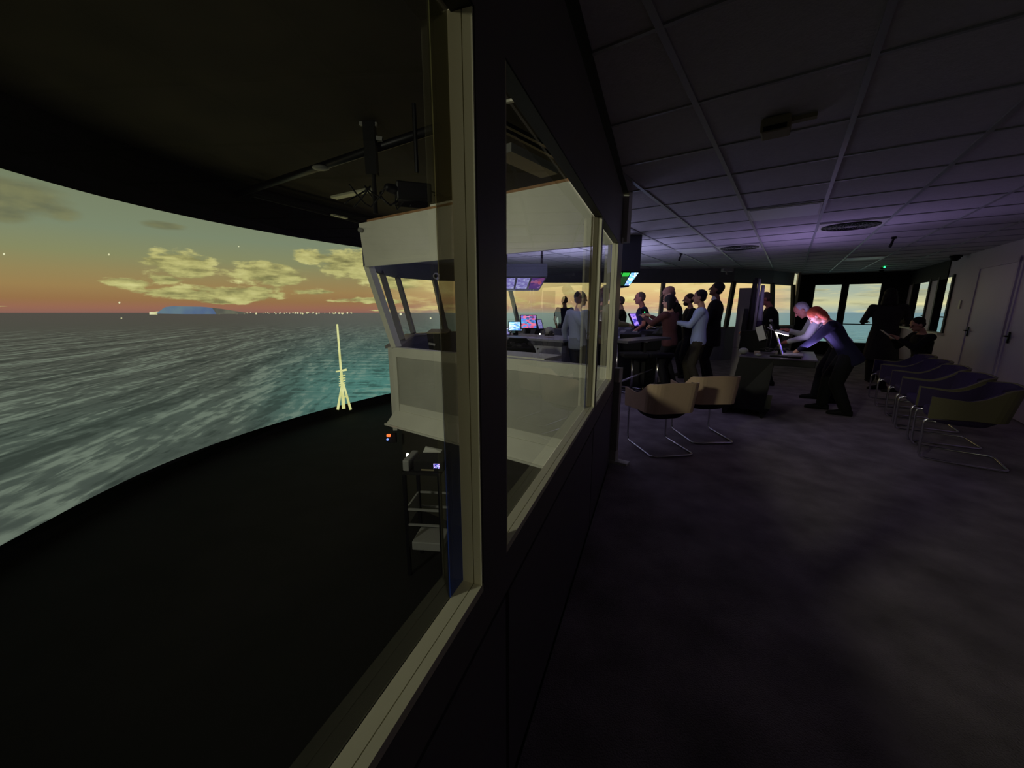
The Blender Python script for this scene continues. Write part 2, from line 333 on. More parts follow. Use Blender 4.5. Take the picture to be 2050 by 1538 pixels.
# ------------------------------------------------------------------ the projection hall
rows = [(-150, 5.6), (-130, 5.5), (-110, 5.6), (-90, 5.7), (-75, 5.9), (-65, 6.3), (-56, 6.85), (-50, 7.75), (-45, 8.5), (-40, 9.15), (-35, 9.8), (-30, 10.45), (-25, 11.15), (-20, 11.9), (-15, 12.8),
        (-5, 14.2), (10, 15.8), (20, 16.8), (35, 18.), (48, 19.), (60, 19.), (75, 17)]
def Rz(a):
    for (a0, r0), (a1, r1) in zip(rows, rows[1:]):
        if a <= a1: t = (a-a0)/(a1-a0); return r0 + (r1-r0)*t
    return rows[-1][1]
def Rs(a): return sum(Rz(min(75, max(-150, a+k)))*wt for k, wt in ((-6, 1), (-3, 2), (0, 3), (3, 2), (6, 1)))/9
ZT, ZB = 3.06, -1.16
def build_screen():
    bm = bmesh.new(); uvl = bm.loops.layers.uv.new('proj'); vs = []; info = {}; fl = bm.verts.layers.float_vector.new('cloud_field')
    A = [a*.4 for a in range(-375, 188)]; K = 70
    CL = [(365, 530, 68, 27), (330, 560, 30, 10), (262, 567, 55, 12), (395, 588, 95, 14), (378, 591, 38, 5), (470, 591, 90, 15), (530, 548, 78, 22), (560, 562, 60, 9), (500, 583, 60, 10),
          (455, 606, 50, 3), (628, 585, 40, 6), (628, 516, 38, 16), (700, 530, 62, 30), (735, 520, 45, 22), (790, 560, 60, 20), (745, 602, 70, 6), (10, 615, 40, 2), (780, 622, 40, 2.5)]
    DK = [(40, 395, 120, 45), (120, 425, 50, 22), (330, 452, 50, 10), (10, 430, 60, 20)]
    def ells(lst): return [(azv(x, y), azv(x+rx, y)[0]-azv(x, y)[0], azv(x, y-ry)[1]-azv(x, y)[1]) for x, y, rx, ry in lst]
    EC, ED = ells(CL), ells(DK)
    fldv = lambda E, a, v: (max(-5, max(1-((a-c[0])/ra)**2-((v-c[1])/rv)**2 for c, ra, rv in E))+5)/6
    for a in A:
        r = Rs(a); ar = R(a); col = []
        for k in range(K+1):
            z = ZB + (ZT-ZB)*k/K; v = bm.verts.new((r*sin(ar), r*cos(ar), z)); col.append(v)
            info[v] = (ar, (z-HC)/r + HOR*max(0, cos(ar))); v[fl] = (fldv(EC, *info[v]), fldv(ED, *info[v]), 0)
        vs.append(col)
    for c0, c1 in zip(vs, vs[1:]):
        for k in range(K):
            f = bm.faces.new((c0[k], c0[k+1], c1[k+1], c1[k])); f.smooth = True
            for l in f.loops: l[uvl].uv = info[l.vert]
    me = bpy.data.meshes.new('projection_screen'); bm.to_mesh(me); bm.free(); me.materials.append(M['seascape'])
    o = bpy.data.objects.new('projection_screen', me); COL.objects.link(o)
    mb = MB()
    for a0, a1 in zip(A[::10], A[10::10]):
        q = [Vector((Rs(a)*sin(R(a)), Rs(a)*cos(R(a)), 0))*f for a in (a0, a1) for f in (1.003, 1.008)]
        mb.hexa([q[0]+Vector((0, 0, ZB)), q[2]+Vector((0, 0, ZB)), q[3]+Vector((0, 0, ZB)), q[1]+Vector((0, 0, ZB))], [q[0]+Vector((0, 0, ZT)), q[2]+Vector((0, 0, ZT)), q[3]+Vector((0, 0, ZT)), q[1]+Vector((0, 0, ZT))])
    mb.build('backing', 'hall_black', o)
    tag(o, 'huge curved projection screen showing sunset clouds over open sea', 'screen'); return o
SCR = build_screen()
def on_screen(px, py, k=.997):
    az, v = azv(px, py); r = Rs(math.degrees(az)); z = HC + r*(v - HOR*cos(az)); return Vector((r*sin(az)*k, r*cos(az)*k, z))
def picture(name, polys, m):                     # pictured detail lying on the screen's surface
    bm = bmesh.new()
    for p in polys: bm.faces.new([bm.verts.new(on_screen(*q)) for q in p])
    bmesh.ops.triangulate(bm, faces=bm.faces[:]); me = bpy.data.meshes.new(name); bm.to_mesh(me); bm.free(); me.materials.append(M[m]); o = bpy.data.objects.new(name, me); COL.objects.link(o); o.parent = SCR
    if 'light' in name: o['kind'] = 'stuff'
def strip_(p0, p1, w0, w1): 
    d = Vector((p1[0]-p0[0], p1[1]-p0[1])).normalized(); n = Vector((-d.y, d.x)); return [(p0[0]-n.x*w0, p0[1]-n.y*w0), (p0[0]+n.x*w0, p0[1]+n.y*w0), (p1[0]+n.x*w1, p1[1]+n.y*w1), (p1[0]-n.x*w1, p1[1]-n.y*w1)]
def disc_(x, y, r): return [(x+r*cos(k*pi/4), y+r*sin(k*pi/4)) for k in range(8)]
def emat(name, lo, hi, scale=6.):
    m, nt, out = nodes_of(name); b = NB(nt); tc = b.n('ShaderNodeTexCoord'); c = b.ramp(b.noise(tc.outputs['Object'], scale, 3.), [(.38, lo), (.62, hi)])
    em = b.n('ShaderNodeEmission'); nt.links.new(c, em.inputs[0]); nt.links.new(em.outputs[0], out.inputs[0])
emat('pic_cliff', (84, 102, 146), (122, 146, 142), 1.2); emat('pic_land', (92, 92, 84), (112, 112, 96)); emat('pic_light', (220, 214, 160), (245, 240, 200)); emat('pic_mast', (222, 220, 146), (238, 236, 170))
picture('pictured_headland', [[(312, 628), (322, 624), (330, 615), (345, 613), (400, 614), (424, 616), (430, 622), (433, 629), (370, 629)]], 'pic_cliff')
picture('pictured_coast', [[(424, 616), (455, 620), (498, 627), (492, 628.5), (433, 629)]], 'pic_land')
rnd = random.Random(3)
picture('pictured_shore_light', [strip_((299, 627.5), (315, 627), 2.4, 3), strip_((312, 625), (320, 625), 1.4, 1.2)] + [disc_(x, 626.5+rnd.uniform(-.8, 1.6), rnd.choice((.8, 1., 1.3, 1.8))) for x in [rnd.uniform(430, 705) for _ in range(60)]] +
    [disc_(x, y, r) for x, y, r in ((218, 510, 2), (8, 509, 2.3), (239, 606, 2), (243, 637, 1.6), (478, 494, 1.2), (802, 629, 2.4), (819, 629, 2), (862, 637, 1.8))], 'pic_light')
picture('pictured_mast', [strip_((675, 649), (683, 748), 1.9, 2.4), strip_((683, 745), (688, 818), 2.8, 3.6), strip_((685, 766), (676, 820), 1.8, 2.6), strip_((687, 766), (702, 820), 1.8, 2.6), strip_((672, 744), (694, 740), 1.3, 2.2)] +
    [strip_((678.5, y+1.2), (691.5, y-1.0), .9, 1.2) for y in (752, 757, 762, 767, 771)] + [strip_((689, 795), (696, 793), 1, 1)], 'pic_mast')
mb = MB()
arc = [(Rs(a)*1.03, a) for a in range(-150, 76, 3)]
for (r0, a0), (r1, a1) in zip(arc, arc[1:]):
    p0 = Vector((r0*sin(R(a0)), r0*cos(R(a0)), 0)); p1 = Vector((r1*sin(R(a1)), r1*cos(R(a1)), 0))
    mb.slab(p0, p1, -1.45, ZB-.0, .1); mb.slab(p0, p1, ZT, 4.1, .1)
struct('wall_hall', mb, 'hall_black')
struct('floor_hall', MB().box((4, 5, -1.5), (34, 34, .1)), 'hall_black')
struct('ceiling_hall', MB().box((4, 5, 4.05), (34, 34, .1)), 'hall_ceiling')

# ------------------------------------------------------------------ bridge plan: sill points and head points of the raked front windows
SZ, TZ, CZ = .92, 2.09, 2.45
sill = [(793, 692), (806, 682), (828, 668), (893, 665), (1040, 658), (1185, 656), (1320, 655), (1453, 655), (1545, 652), (1586, 651)]
head = [(738, 534), (765, 548), (796, 556), (870, 561.5), (1018, 566), (1183, 566), (1328, 567), (1469, 566), (1547, 569), (1588, 572)]
SP = [at(*q, z=SZ) for q in sill]; HP = [at(*q, z=TZ) for q in head]
# straighten: keep the points, they fall on a shallow bow
S1 = 3.48
WL, WR = RS(-4.47, S1), RS(-1.30, S1)
BK = 15.5; RW = 2.65
xy = lambda v: (v.x, v.y)
floor_poly = [PT(-3.5, .33), PT(3.8, .33), WR, WL] + [p for p in SP] + [RS(.1, BK), RS(RW, BK), RS(RW, -3.5)]
ceil_poly = [PT(-3.5, .33), PT(3.8, .33), WR, RS(-4.9, S1)] + [p for p in HP] + [RS(.1, BK), RS(RW, BK), RS(RW, -3.5)]
struct('floor', MB().poly([xy(p) for p in floor_poly], -.12, 0), 'carpet')
struct('ceiling', MB().poly([xy(p) for p in ceil_poly], CZ, CZ+.1), 'ceiling_tile')
# ceiling grid bars clipped to the plan
def clip(poly, p, d):
    ts = []
    for a, b in zip(poly, poly[1:]+poly[:1]):
        e = b-a; den = d.x*e.y - d.y*e.x
        if abs(den) < 1e-9: continue
        w_ = a-p; t = (w_.x*e.y - w_.y*e.x)/den; u_ = (w_.x*d.y - w_.y*d.x)/den
        if 0 <= u_ < 1: ts.append(t)
    ts.sort(); return list(zip(ts[::2], ts[1::2]))
cp = [p.to_2d() for p in ceil_poly]; G = .634
g1 = MB(); g2 = MB()
dS = (RS(0, 1)-RS(0, 0)).to_2d(); dR = (RS(1, 0)-RS(0, 0)).to_2d()
for k in range(-8, 6):
    r = -.48 + G*k
    for a, b in clip(cp, RS(r, 0).to_2d(), dS):
        if b-a > .1: g1.beam(RS(r, a+.02, CZ-.004), RS(r, b-.02, CZ-.004), .026, .012)
for k in range(-8, 22):
    s = 2.205 + G*k
    for a, b in clip(cp, RS(0, s).to_2d(), dR):
        if b-a > .1: g2.beam(RS(a+.02, s, CZ-.003), RS(b-.02, s, CZ-.003), .018, .010)
struct('trim_1', g1, 'grid'); struct('trim_2', g2, 'grid')

# ---- front wall, window frames
mb = MB(); hb = MB()
for a, b in zip(SP, SP[1:]): mb.slab(a, b, -.12, SZ-.04, .10, 1); 
for a, b in zip(HP, HP[1:]): hb.slab(a, b, TZ, CZ, .08, 1)
mb.slab(SP[-1], RS(.1, BK), -.12, SZ-.04, .1, 1)
struct('wall_front', mb, 'front_wall'); struct('wall_front_header', hb, 'front_wall')
sb = MB()
for a, b in zip(SP, SP[1:]): sb.slab(a, b, SZ-.04, SZ, .20, .6)
struct('trim_3', sb, 'mullion')
for i in range(len(SP)):
    a, b = SP[i], HP[i]
    j0, j1 = max(i-1, 0), min(i+1, len(SP)-1); t = (SP[j1]-SP[j0]); t.z = 0; t.normalize(); nrm = (b-a).cross(t).normalized()
    wdt = .10 if i in (3, 6, 7) else .085
    o = MB().beam(a, b + (b-a)*.02, wdt, .10, nrm).build('window_%d' % (i+1), 'mullion' if i < 7 else 'dark_mullion', kind='structure', bevel=.012)
# end wall of the wing windows outer skin under the sill
struct('wall_wing_end', MB().slab(WL + Vector((-.04, .02, 0)), SP[0], -.3, SZ, .06, 1), 'bulkhead')

# ---- the wing bulkhead facing the hall (header, sill band, recessed panel, flared foot)
def rbox(r0, r1, s0, s1, z0, z1, mb=None, rt0=None):
    mb = mb or MB(); rt = r0 if rt0 is None else rt0
    return mb.hexa([RS(r0, s0, z0), RS(r1, s0, z0), RS(r1, s1, z0), RS(r0, s1, z0)], [RS(rt, s0, z1), RS(r1, s0, z1), RS(r1, s1, z1), RS(rt, s1, z1)])
struct('wall_wing_header', rbox(-4.97, -1.22, S1-.03, S1+.05, 2.04, 2.62, rt0=-5.05), 'bulkhead')
struct('trim_4', rbox(-4.85, -1.22, S1-.035, S1+.03, 2.62, 2.645), 'wood_edge')
struct('trim_5', rbox(-4.93, -1.25, S1-.06, S1-.03, 2.03, 2.075), 'bulkhead')
# raked corner post between header and sill
p0, p1 = RS(-4.45, S1+.02, SZ), RS(-4.96, S1+.02, 2.06)
struct('trim_6', MB().beam(p0, p1, .10, .10, RS(0, 1)), 'bulkhead')
# deck-side bulkhead
mb = MB(); rbox(-4.49, -1.22, S1-.03, S1+.06, .80, .93, mb); rbox(-4.49, -4.41, S1-.03, S1+.06, -.02, .80, mb)
rbox(-4.49, -1.22, S1-.015, S1+.06, -.02, .12, mb)
mb.hexa([RS(-4.60, S1-.13, -.18), RS(-1.1, S1-.13, -.18), RS(-1.1, S1+.06, -.18), RS(-4.60, S1+.06, -.18)], [RS(-4.49, S1-.03, .02), RS(-1.1, S1-.03, .02), RS(-1.1, S1+.06, .02), RS(-4.49, S1+.06, .02)])
struct('wall_wing', mb, 'bulkhead')
struct('wall_wing_panel', rbox(-4.41, -1.22, S1-.005, S1+.05, .12, .80), 'bulkhead_panel')
struct('trim_7', rbox(-4.62, -1.1, S1-.145, S1-.11, -.20, -.175), 'bulkhead')
struct('wall_plinth', rbox(-4.45, -1.1, S1+.02, S1+.12, -1.45, -.18), 'plinth')

# roof over the bridge
mb = MB(); mb.poly([xy(p) for p in ([PT(-3.5, .36), PT(3.7, .36), WR, RS(-4.85, S1+.05)] + HP[1:] + [RS(.1, BK), RS(RW, BK), RS(RW, -3.5)])], 2.56, 2.60)
struct('roof', mb, 'hall_black')
struct('trim_8', MB().beam(at(738, 445, z=2.64), at(738, 445, z=2.64)+Vector((.0, .0, .16)), .07, .03), 'wood_edge')

# ---- glazed partition beside the camera
def pbox(t0, t1, o0, o1, z0, z1, mb=None):
    mb = mb or MB(); return mb.hexa([PT(t0, o0, z0), PT(t1, o0, z0), PT(t1, o1, z0), PT(t0, o1, z0)], [PT(t0, o0, z1), PT(t1, o0, z1), PT(t1, o1, z1), PT(t0, o1, z1)])
PZ0, PZ1 = .875, 2.005
mb = MB(); pbox(-3.5, 3.8, .36, .374, -1.45, PZ0-.02, mb); pbox(-3.5, 3.8, .33, .36, .74, PZ0-.02, mb)
struct('wall_left', mb, 'partition')
pan = MB()
for a, b in ((-3.5, -.9), (-.87, .86), (.885, 2.43), (2.455, 3.8)): pbox(a, b, .335, .36, .02, .715, pan)
struct('wall_left_panels', pan, 'partition_panel')
struct('wall_left_header', pbox(-3.5, 3.8, .33, .374, PZ1, 2.415), 'partition')
struct('trim_9', pbox(-3.5, 3.9, .30, .40, 2.43, 2.452), 'seal')
def post(name, t0, t1):                           # mullion: grey room face, cream jamb with a groove on each side
    r = MB(); pbox(t0+.004, t1-.004, .33, .379, PZ0-.02, PZ1, r); o = r.build(name, 'partition', kind='structure')
    for e, sgn in ((t0, -1), (t1, 1)):
        j = MB()
        pbox(min(e, e+sgn*.004), max(e, e+sgn*.004), .331, .3505, PZ0, PZ1, j); pbox(min(e, e+sgn*.004), max(e, e+sgn*.004), .3525, .379, PZ0, PZ1, j)
        j.build('jamb', 'cream', o)
    return o
post('window_20', .706, .860); post('window_21', 2.40, 2.46); post('window_22', 3.40, 3.8); post('window_23', -1.2, -1.06)
sl = MB(); pbox(-3.5, 3.8, .331, .3505, PZ0-.02, PZ0, sl); pbox(-3.5, 3.8, .3525, .380, PZ0-.02, PZ0, sl)
struct('trim_10', sl, 'cream')
struct('trim_13', pbox(-3.5, 3.8, .331, .372, PZ1-.005, PZ1), 'seal')
for k, (t0, t1) in enumerate(((-1.05, .700), (.872, 2.39), (2.47, 3.39))):
    g = pbox(t0, t1, .382, .388, PZ0, PZ1).build('window_pane_%d' % (k+1) if False else 'window_%d' % (k+30), 'glass', kind='structure')
    if k < 2: pbox(t1-.056, t1+.004, .3795, .3815, PZ0, PZ1).build('edge_strip', 'edge_strip', g)
    if k: pbox(t0-.008, t0+.002, .374, .386, PZ0, PZ1).build('seal', 'seal', g)

# ---- back wall and right wall
mb = MB(); S = BK
BW = [(.53, 1.22), (1.33, 2.10)]
rbox(.1, .53, S, S+.1, 0, CZ, mb); rbox(1.22, 1.33, S, S+.1, 0, CZ, mb); rbox(2.10, RW, S, S+.1, 0, CZ, mb)
rbox(.53, 2.10, S, S+.1, 2.15, CZ, mb); rbox(.53, 2.10, S, S+.1, -.12, .38, mb)
struct('wall_back', mb, 'black')
mb = MB()
for r0, r1 in BW:
    for q in ((r0, r0+.03), (r1-.03, r1)): rbox(*q, S-.01, S+.06, .38, 2.15, mb)
    rbox(r0, r1, S-.01, S+.06, .38, .41, mb); rbox(r0, r1, S-.01, S+.06, 2.12, 2.15, mb); rbox(r0, r1, S+.5, S+.53, .92, .95, mb)
struct('window_11', mb, 'dark_mullion')
struct('trim_11', MB().slab(SP[-1]+Vector((.02, -.05, 0)), RS(.12, BK-.05), 0, CZ, .06, 1), 'column')
mb = MB()
def rw(s0, s1, z0, z1, r0=RW, th=.1, mb=None): 
    return rbox(r0, r0+th, s0, s1, z0, z1, mb or MB())
for s0, s1, z0, z1 in ((-3.5, 11.75, 0, CZ), (11.75, 15.5, -.12, .93), (11.75, 15.5, 2.1, CZ), (12.75, 13.35, .93, 2.1), (15.0, 15.5, .93, 2.1)): rw(s0, s1, z0, z1, mb=mb)
struct('wall_right', mb, 'white_wall')
struct('wall_right_dark', rw(12.2, 15.45, 2.06, CZ-.01, r0=RW-.02, th=.02), 'black')
mb = MB()
for s in (11.78, 12.72, 13.40, 14.95): rbox(RW-.03, RW+.1, s-.05, s+.05, .9, 2.12, mb)
rbox(RW+.3, RW+.33, 11.8, 15.3, 1.22, 1.25, mb)
struct('window_12', mb, 'dark_mullion')
struct('trim_12', rw(11.7, 15.4, .90, .94, r0=RW-.10, th=.14), 'bulkhead')
for k, (a, b) in enumerate(((7.55, 8.75), (8.95, 10.35), (5.9, 7.1))):        # doors along the right wall
    d = rw(a, b, .01, 2.12, r0=RW-.035, th=.03).build('door_%d' % (k+1), 'door_white', kind='structure', bevel=.004)
    mb = MB(); rw(a-.06, a, 0, 2.18, r0=RW-.05, th=.05, mb=mb); rw(b, b+.06, 0, 2.18, r0=RW-.05, th=.05, mb=mb); rw(a-.06, b+.06, 2.12, 2.2, r0=RW-.05, th=.05, mb=mb)
    mb.build('frame', 'white_wall', d); 
    hb = MB(); hb.box(RS(RW-.05, b-.10, 1.05), (.012, .05, .16), rotz=-HEAD); hb.tube([RS(RW-.05, b-.10, 1.07), RS(RW-.10, b-.10, 1.07), RS(RW-.10, b-.23, 1.07)], .010)
    hb.build('handle', 'dark_metal', d, smooth=True)
struct('baseboard_right', rw(-3.5, 11.6, 0, .09, r0=RW-.015, th=.015), 'dark_metal')
struct('wall_rear', MB().slab(PT(-3.45, .33), RS(RW, -3.45), 0, CZ, .08), 'partition')

# ------------------------------------------------------------------ meeting chairs
def chair_mesh():
    N = 40; out_b, out_t, in_b, in_t = [], [], [], []
    def plan(t, off):                              # t -1..1, U shape open to +y, rounded rear corners
        a = t*1.0; hw, rd = .285-off, .13
        L1 = .40; Lc = rd*pi/2; L2 = 2*(hw-rd); tot = 2*L1+2*Lc+L2; s = (t+1)/2*tot
        if s < L1: return Vector((-hw - .02*(1-s/L1), .27 - s, 0))
        s -= L1
        if s < Lc: th = s/rd; return Vector((-hw+rd-rd*cos(th), -.13 - rd*sin(th)+off, 0))
        s -= Lc
        if s < L2: return Vector((-hw+rd+s, -.26+off, 0))
        s -= L2
        if s < Lc: th = s/rd; return Vector((hw-rd+rd*sin(th), -.13-rd*cos(th)+off, 0))
        s -= Lc
        return Vector((hw + .02*(s/L1), -.13+s, 0))
    def top(t):
        a = abs(t)
        if a < .42: return .785 - .02*(a/.42)**2
        if a < .66: return .765 - (.765-.625)*((a-.42)/.24)
        return .625 + .02*(a-.66)/.34
    def bot(t):
        a = abs(t); return .45 + (.0 if a < .6 else -.02*(a-.6)/.4)
    def strip(off0, off1, up, name_m, parent, nm):
        mb = MB(); rings = []
        for i in range(N+1):
            t = -1 + 2*i/N; p0 = plan(t, off0); p1 = plan(t, off1); zt = top(t)-up; zb = bot(t)+up
            lean = lambda p, z: p + Vector((0, -.06*(z-.45)/.33 if p.y < 0 else 0, 0))
            ring = []
            for z, p in ((zb, p0), ((zb+zt)/2, p0), (zt, p0), (zt, p1), ((zb+zt)/2, p1), (zb, p1)):
                q = lean(p, z); ring.append((q.x*(1+.10*(z-.45)), q.y, z))
            rings.append(ring)
        mb.loft(rings); return mb.build(nm, name_m, parent, smooth=False)
    return strip
chair_strip = chair_mesh()
def make_chair(label, shell='shell', seat='seat_black'):
    root = thing('meeting_chair', label, 'chair', group=None)
    chair_strip(0, .016, 0, shell, root, 'shell'); chair_strip(.017, .05, .008, seat, root, 'upholstery')
    mb = MB(); rings = []
    for z, sx, sy in ((.35, .10, .12), (.37, .19, .18), (.42, .235, .235), (.475, .235, .24), (.49, .22, .225)):
        rings.append([(sx*(abs(cos(a))**.6)*(1 if cos(a) > 0 else -1), .02 + sy*(abs(sin(a))**.6)*(1 if sin(a) > 0 else -1), z) for a in [2*pi*k/24 for k in range(24)]])
    mb.loft(rings).build('seat', seat, root, smooth=True)
    mb = MB(); pts = []
    def arcp(p, q, r, n=4):
        return p
    P = [(-.20, .0, .42), (-.24, .24, .42), (-.245, .27, .40), (-.245, .28, .36), (-.245, .27, .06), (-.245, .255, .025), (-.245, .22, .012), (-.245, -.27, .012), (-.225, -.305, .012), (-.19, -.32, .012),
         (.19, -.32, .012), (.225, -.305, .012), (.245, -.27, .012), (.245, .22, .012), (.245, .255, .025), (.245, .27, .06), (.245, .28, .36), (.245, .27, .40), (.24, .24, .42), (.20, .0, .42)]
    mb.tube(P, .0115, 10).build('frame', 'chrome', root, smooth=True)
    return root
ch = make_chair('meeting chair with a tan shell and chrome sled legs nearest the glazed partition')
ch.location = (1.58, 3.98, 0); ch.rotation_euler = (0, 0, R(9)); ch.scale = (.94, .94, .97); ch['group'] = 'tan meeting chairs seen from behind'
c2 = copy_tree(ch); c2.location = (2.22, 4.36, 0); c2.rotation_euler = (0, 0, R(2)); c2['label'] = 'tan shell meeting chair with chrome sled legs standing beside the black chart desk'
rowc = make_chair('olive shell meeting chair nearest the camera in the row along the white wall', 'shell_olive', 'seat_purple')
lbl = ['purple padded meeting chair second from the camera in the row along the white wall', 'purple padded meeting chair third from the camera, at the middle of the wall row',
       'purple padded meeting chair fourth from the camera in the row along the white wall', 'purple padded meeting chair fifth in the wall row, next to the seated person']
face = HEAD*-1 + pi/2
for i, (r, s) in enumerate(((1.50, 5.56), (1.50, 6.24), (1.50, 6.92), (1.50, 7.58), (1.50, 8.24))):
    c = rowc if i == 0 else copy_tree(rowc)
    c.location = RS(r, s); c.rotation_euler = (0, 0, face + R((-4, 3, 0, 5, 2)[i])); c['group'] = 'meeting chairs in the row along the white wall'
    if i: c['label'] = lbl[i-1]
c = copy_tree(rowc); c.location = RS(2.25, 4.75); c.rotation_euler = (0, 0, face + R(70)); c['label'] = 'meeting chair turned sideways against the white wall at the right edge of the photo'; c['group'] = 'meeting chairs in the row along the white wall'

# ------------------------------------------------------------------ equipment trolley and lights in the hall
T = at(855, 1125, z=-1.44); T = Vector((-.93, 4.0, -1.45))
tr = thing('equipment_trolley', 'tall black metal trolley standing in the dark hall below the bridge wing', 'trolley', T, R(-6))
for sx in (-.19, .19):
    for sy in (-.2, .2): MB().box((sx, sy, .62), (.035, .035, 1.24)).build('leg', 'dark_metal', tr)
MB().box((0, 0, 1.225), (.42, .46, .03)).build('top_shelf', 'black', tr)
mb = MB()
for z in (.62, .80): mb.beam((-.19, -.2, z), (.19, -.2, z), .02, .02); mb.beam((-.19, .2, z), (.19, .2, z), .02, .02)
mb.beam((-.19, -.2, .71), (-.19, .2, .71), .02, .2); mb.build('rail', 'plastic_grey', tr)
MB().box((.02, -.05, .36), (.34, .3, .10)).build('drawer', 'plastic_grey', tr, bevel=.01)
dv = thing('control_unit', 'black control unit with a small lit display on the trolley', 'electronics', T + Vector((.03, -.02, 1.24)), R(-6))
MB().box((.04, 0, .055), (.32, .34, .11)).build('body', 'black', dv, bevel=.005)
MB().box((.13, -.172, .065), (.065, .006, .05)).build('display', 'scr_digits', dv)
MB().box((.03, -.172, .018), (.14, .006, .016)).build('label_strip', 'yellow_pipe', dv)
tag(MB().box(T + Vector((-.17, -.04, 1.30)), (.07, .3, .12), rotz=R(-6)).build('adapter_box', 'plastic_grey', bevel=.01), 'grey box beside the control unit on the trolley', 'box')
tag(MB().hexa([T+Vector(v) for v in ((-.06, .06, 1.351), (.14, .06, 1.351), (.14, .15, 1.351), (-.06, .15, 1.351))], [T+Vector(v) for v in ((-.04, .1, 1.40), (.08, .1, 1.37), (.08, .13, 1.37), (-.04, .13, 1.40))]).build('folded_paper', 'paper'), 'folded white paper lying on the control unit', 'paper')
p = at(816, 912, Y=4.3); l = MB().ell(p, (.018, .018, .03)).build('indicator_lamp', 'led_white', smooth=True); tag(l, 'small bright white lamp glowing beside the trolley', 'lamp')
MB().cap(p+Vector((0, .02, -.03)), p+Vector((0, .1, -.16)), .012, .012).build('bracket', 'dark_metal', l)
p = at(778, 872, Y=5.2); l = MB().box(p, (.05, .03, .03)).build('junction_box', 'led_orange'); tag(l, 'small orange lit junction box low at the bridge corner', 'junction box')
MB().ell(p+Vector((-.02, 0, -.06)), (.016, .016, .016)).build('indicator', 'led_blue', l); MB().box(p+Vector((.03, .05, -.05)), (.12, .05, .14)).build('housing', 'black', l)

# hall ceiling: pipes, beams, fixtures, hanging pole
def pipe(name, pts, r, m, label, cat='pipe', group=None): return tag(MB().tube(pts, r, 8).build(name, m, smooth=True), label, cat, group)
pipe('ceiling_pipe', [at(465, 392, z=3.75), at(880, 255, z=3.75)], .06, 'dark_metal', 'long dark pipe crossing the black hall ceiling', group=None)
tag(MB().beam(at(500, 383, z=3.75), at(730, 440, z=3.75), .12, .08).build('ceiling_rail', 'dark_metal'), 'dark metal rail under the hall ceiling above the screen edge', 'rail')
tag(MB().beam(at(505, 392, z=3.6), at(728, 448, z=3.6), .05, .04).build('cable_tray', 'dark_metal'), 'thin cable tray below the dark ceiling rail', 'cable tray')
tag(MB().beam(at(668, 396, z=3.75), at(746, 379, z=3.75), .16, .05).build('batten_light', 'tube', bevel=.01), 'unlit white batten light on the hall ceiling behind the hanging pole', 'ceiling light')
tag(MB().beam(at(664, 430, z=3.5), at(694, 437, z=3.5), .08, .03).build('junction_plate', 'tube'), 'small pale plate on the ceiling rail above the screen', 'plate')
tag(MB().ell(at(642, 336, z=3.7), (.14, .10, .04)).build('ceiling_detector', 'plastic_grey', smooth=True), 'pale oval detector on the long ceiling pipe', 'detector')
tag(MB().beam(at(1008, 205, z=3.7), at(1036, 199, z=3.7), .05, .03).build('batten_light', 'tube', bevel=.01), 'small white light fitting seen through the top of the second partition window', 'ceiling light')
b1 = MB().beam(at(1005, 245, z=3.7), at(1190, 340, z=3.7), .05, .05); tag(b1.build('ceiling_conduit', 'dark_metal'), 'upper of two dark conduits seen through the partition window', 'conduit')
b1 = MB().beam(at(1005, 258, z=3.7), at(1190, 355, z=3.7), .05, .05); tag(b1.build('ceiling_conduit', 'dark_metal'), 'lower of two dark conduits seen through the partition window', 'conduit')
tag(MB().beam(at(1005, 300, z=3.75), at(1100, 345, z=3.75), .35, .12).build('air_duct', 'plastic_grey'), 'grey air duct under the hall ceiling seen through the partition window', 'duct')
P0 = at(752, 430, Y=6.0); P1 = Vector((P0.x-.10, P0.y, 3.9))
hp = thing('hanging_mount', 'black hanging pole with a yellow taped bracket over the bridge wing', 'mount', (P0.x, P0.y, P0.z))
o = lambda px, py: at(px, py, Y=6.0) - P0
MB().tube([o(752, 428), o(748, 345), o(745, 245)], [.035, .03, .03], 8).build('pole', 'black', hp, smooth=True)
MB().box((o(745, 295)+Vector((-.02, 0, 0))), (.16, .10, .72)).build('bracket', 'black', hp)
MB().beam(o(737, 286), o(736, 326), .05, .04, (0, 1, 0)).build('yellow_tape', 'orange', hp, label='yellow tape strip')
MB().beam(o(742, 322), o(755, 345), .05, .02, (0, 1, 0)).build('cable_tie', 'plastic_grey', hp)
for a, b in (((720, 247), (733, 249)), ((741, 248), (755, 250)), ((753, 277), (766, 279))): MB().beam(o(*a), o(*b), .05, .05, (0, 1, 0)).build('clamp', 'plastic_grey', hp)
# clutter of cables and boxes on the bridge roof
pj = thing('projector', 'black projector with loose cables on the bridge roof', 'projector', at(830, 425, z=2.63), R(20))
MB().box((0, .1, .22), (.42, .36, .22)).build('body', 'seal', pj, bevel=.02); MB().tube([(.05, 0, .45), (.05, 0, 1.2)], .025).build('drop_pole', 'dark_metal', pj)
MB().cap((-.2, -.02, .23), (-.3, -.08, .23), .06, .05).build('lens', 'dark_metal', pj, smooth=True)
mb = MB()
for k in range(9):
    x = -.7 + .17*k; pts = []
    for j in range(10): pts.append((x + .2*sin(j*.4+k), .05 + .08*cos(j+k), .03 + .22*abs(sin(j*.35 + k*1.3))))
    mb.tube(pts, .010, 6)
mb.build('cable', 'dark_metal', pj, smooth=True)
tag(rbox(-3.65, -3.2, S1+.0, S1+.2, 2.655, 2.68).build('roof_board', 'bulkhead'), 'pale board lying on the edge of the bridge roof', 'board')
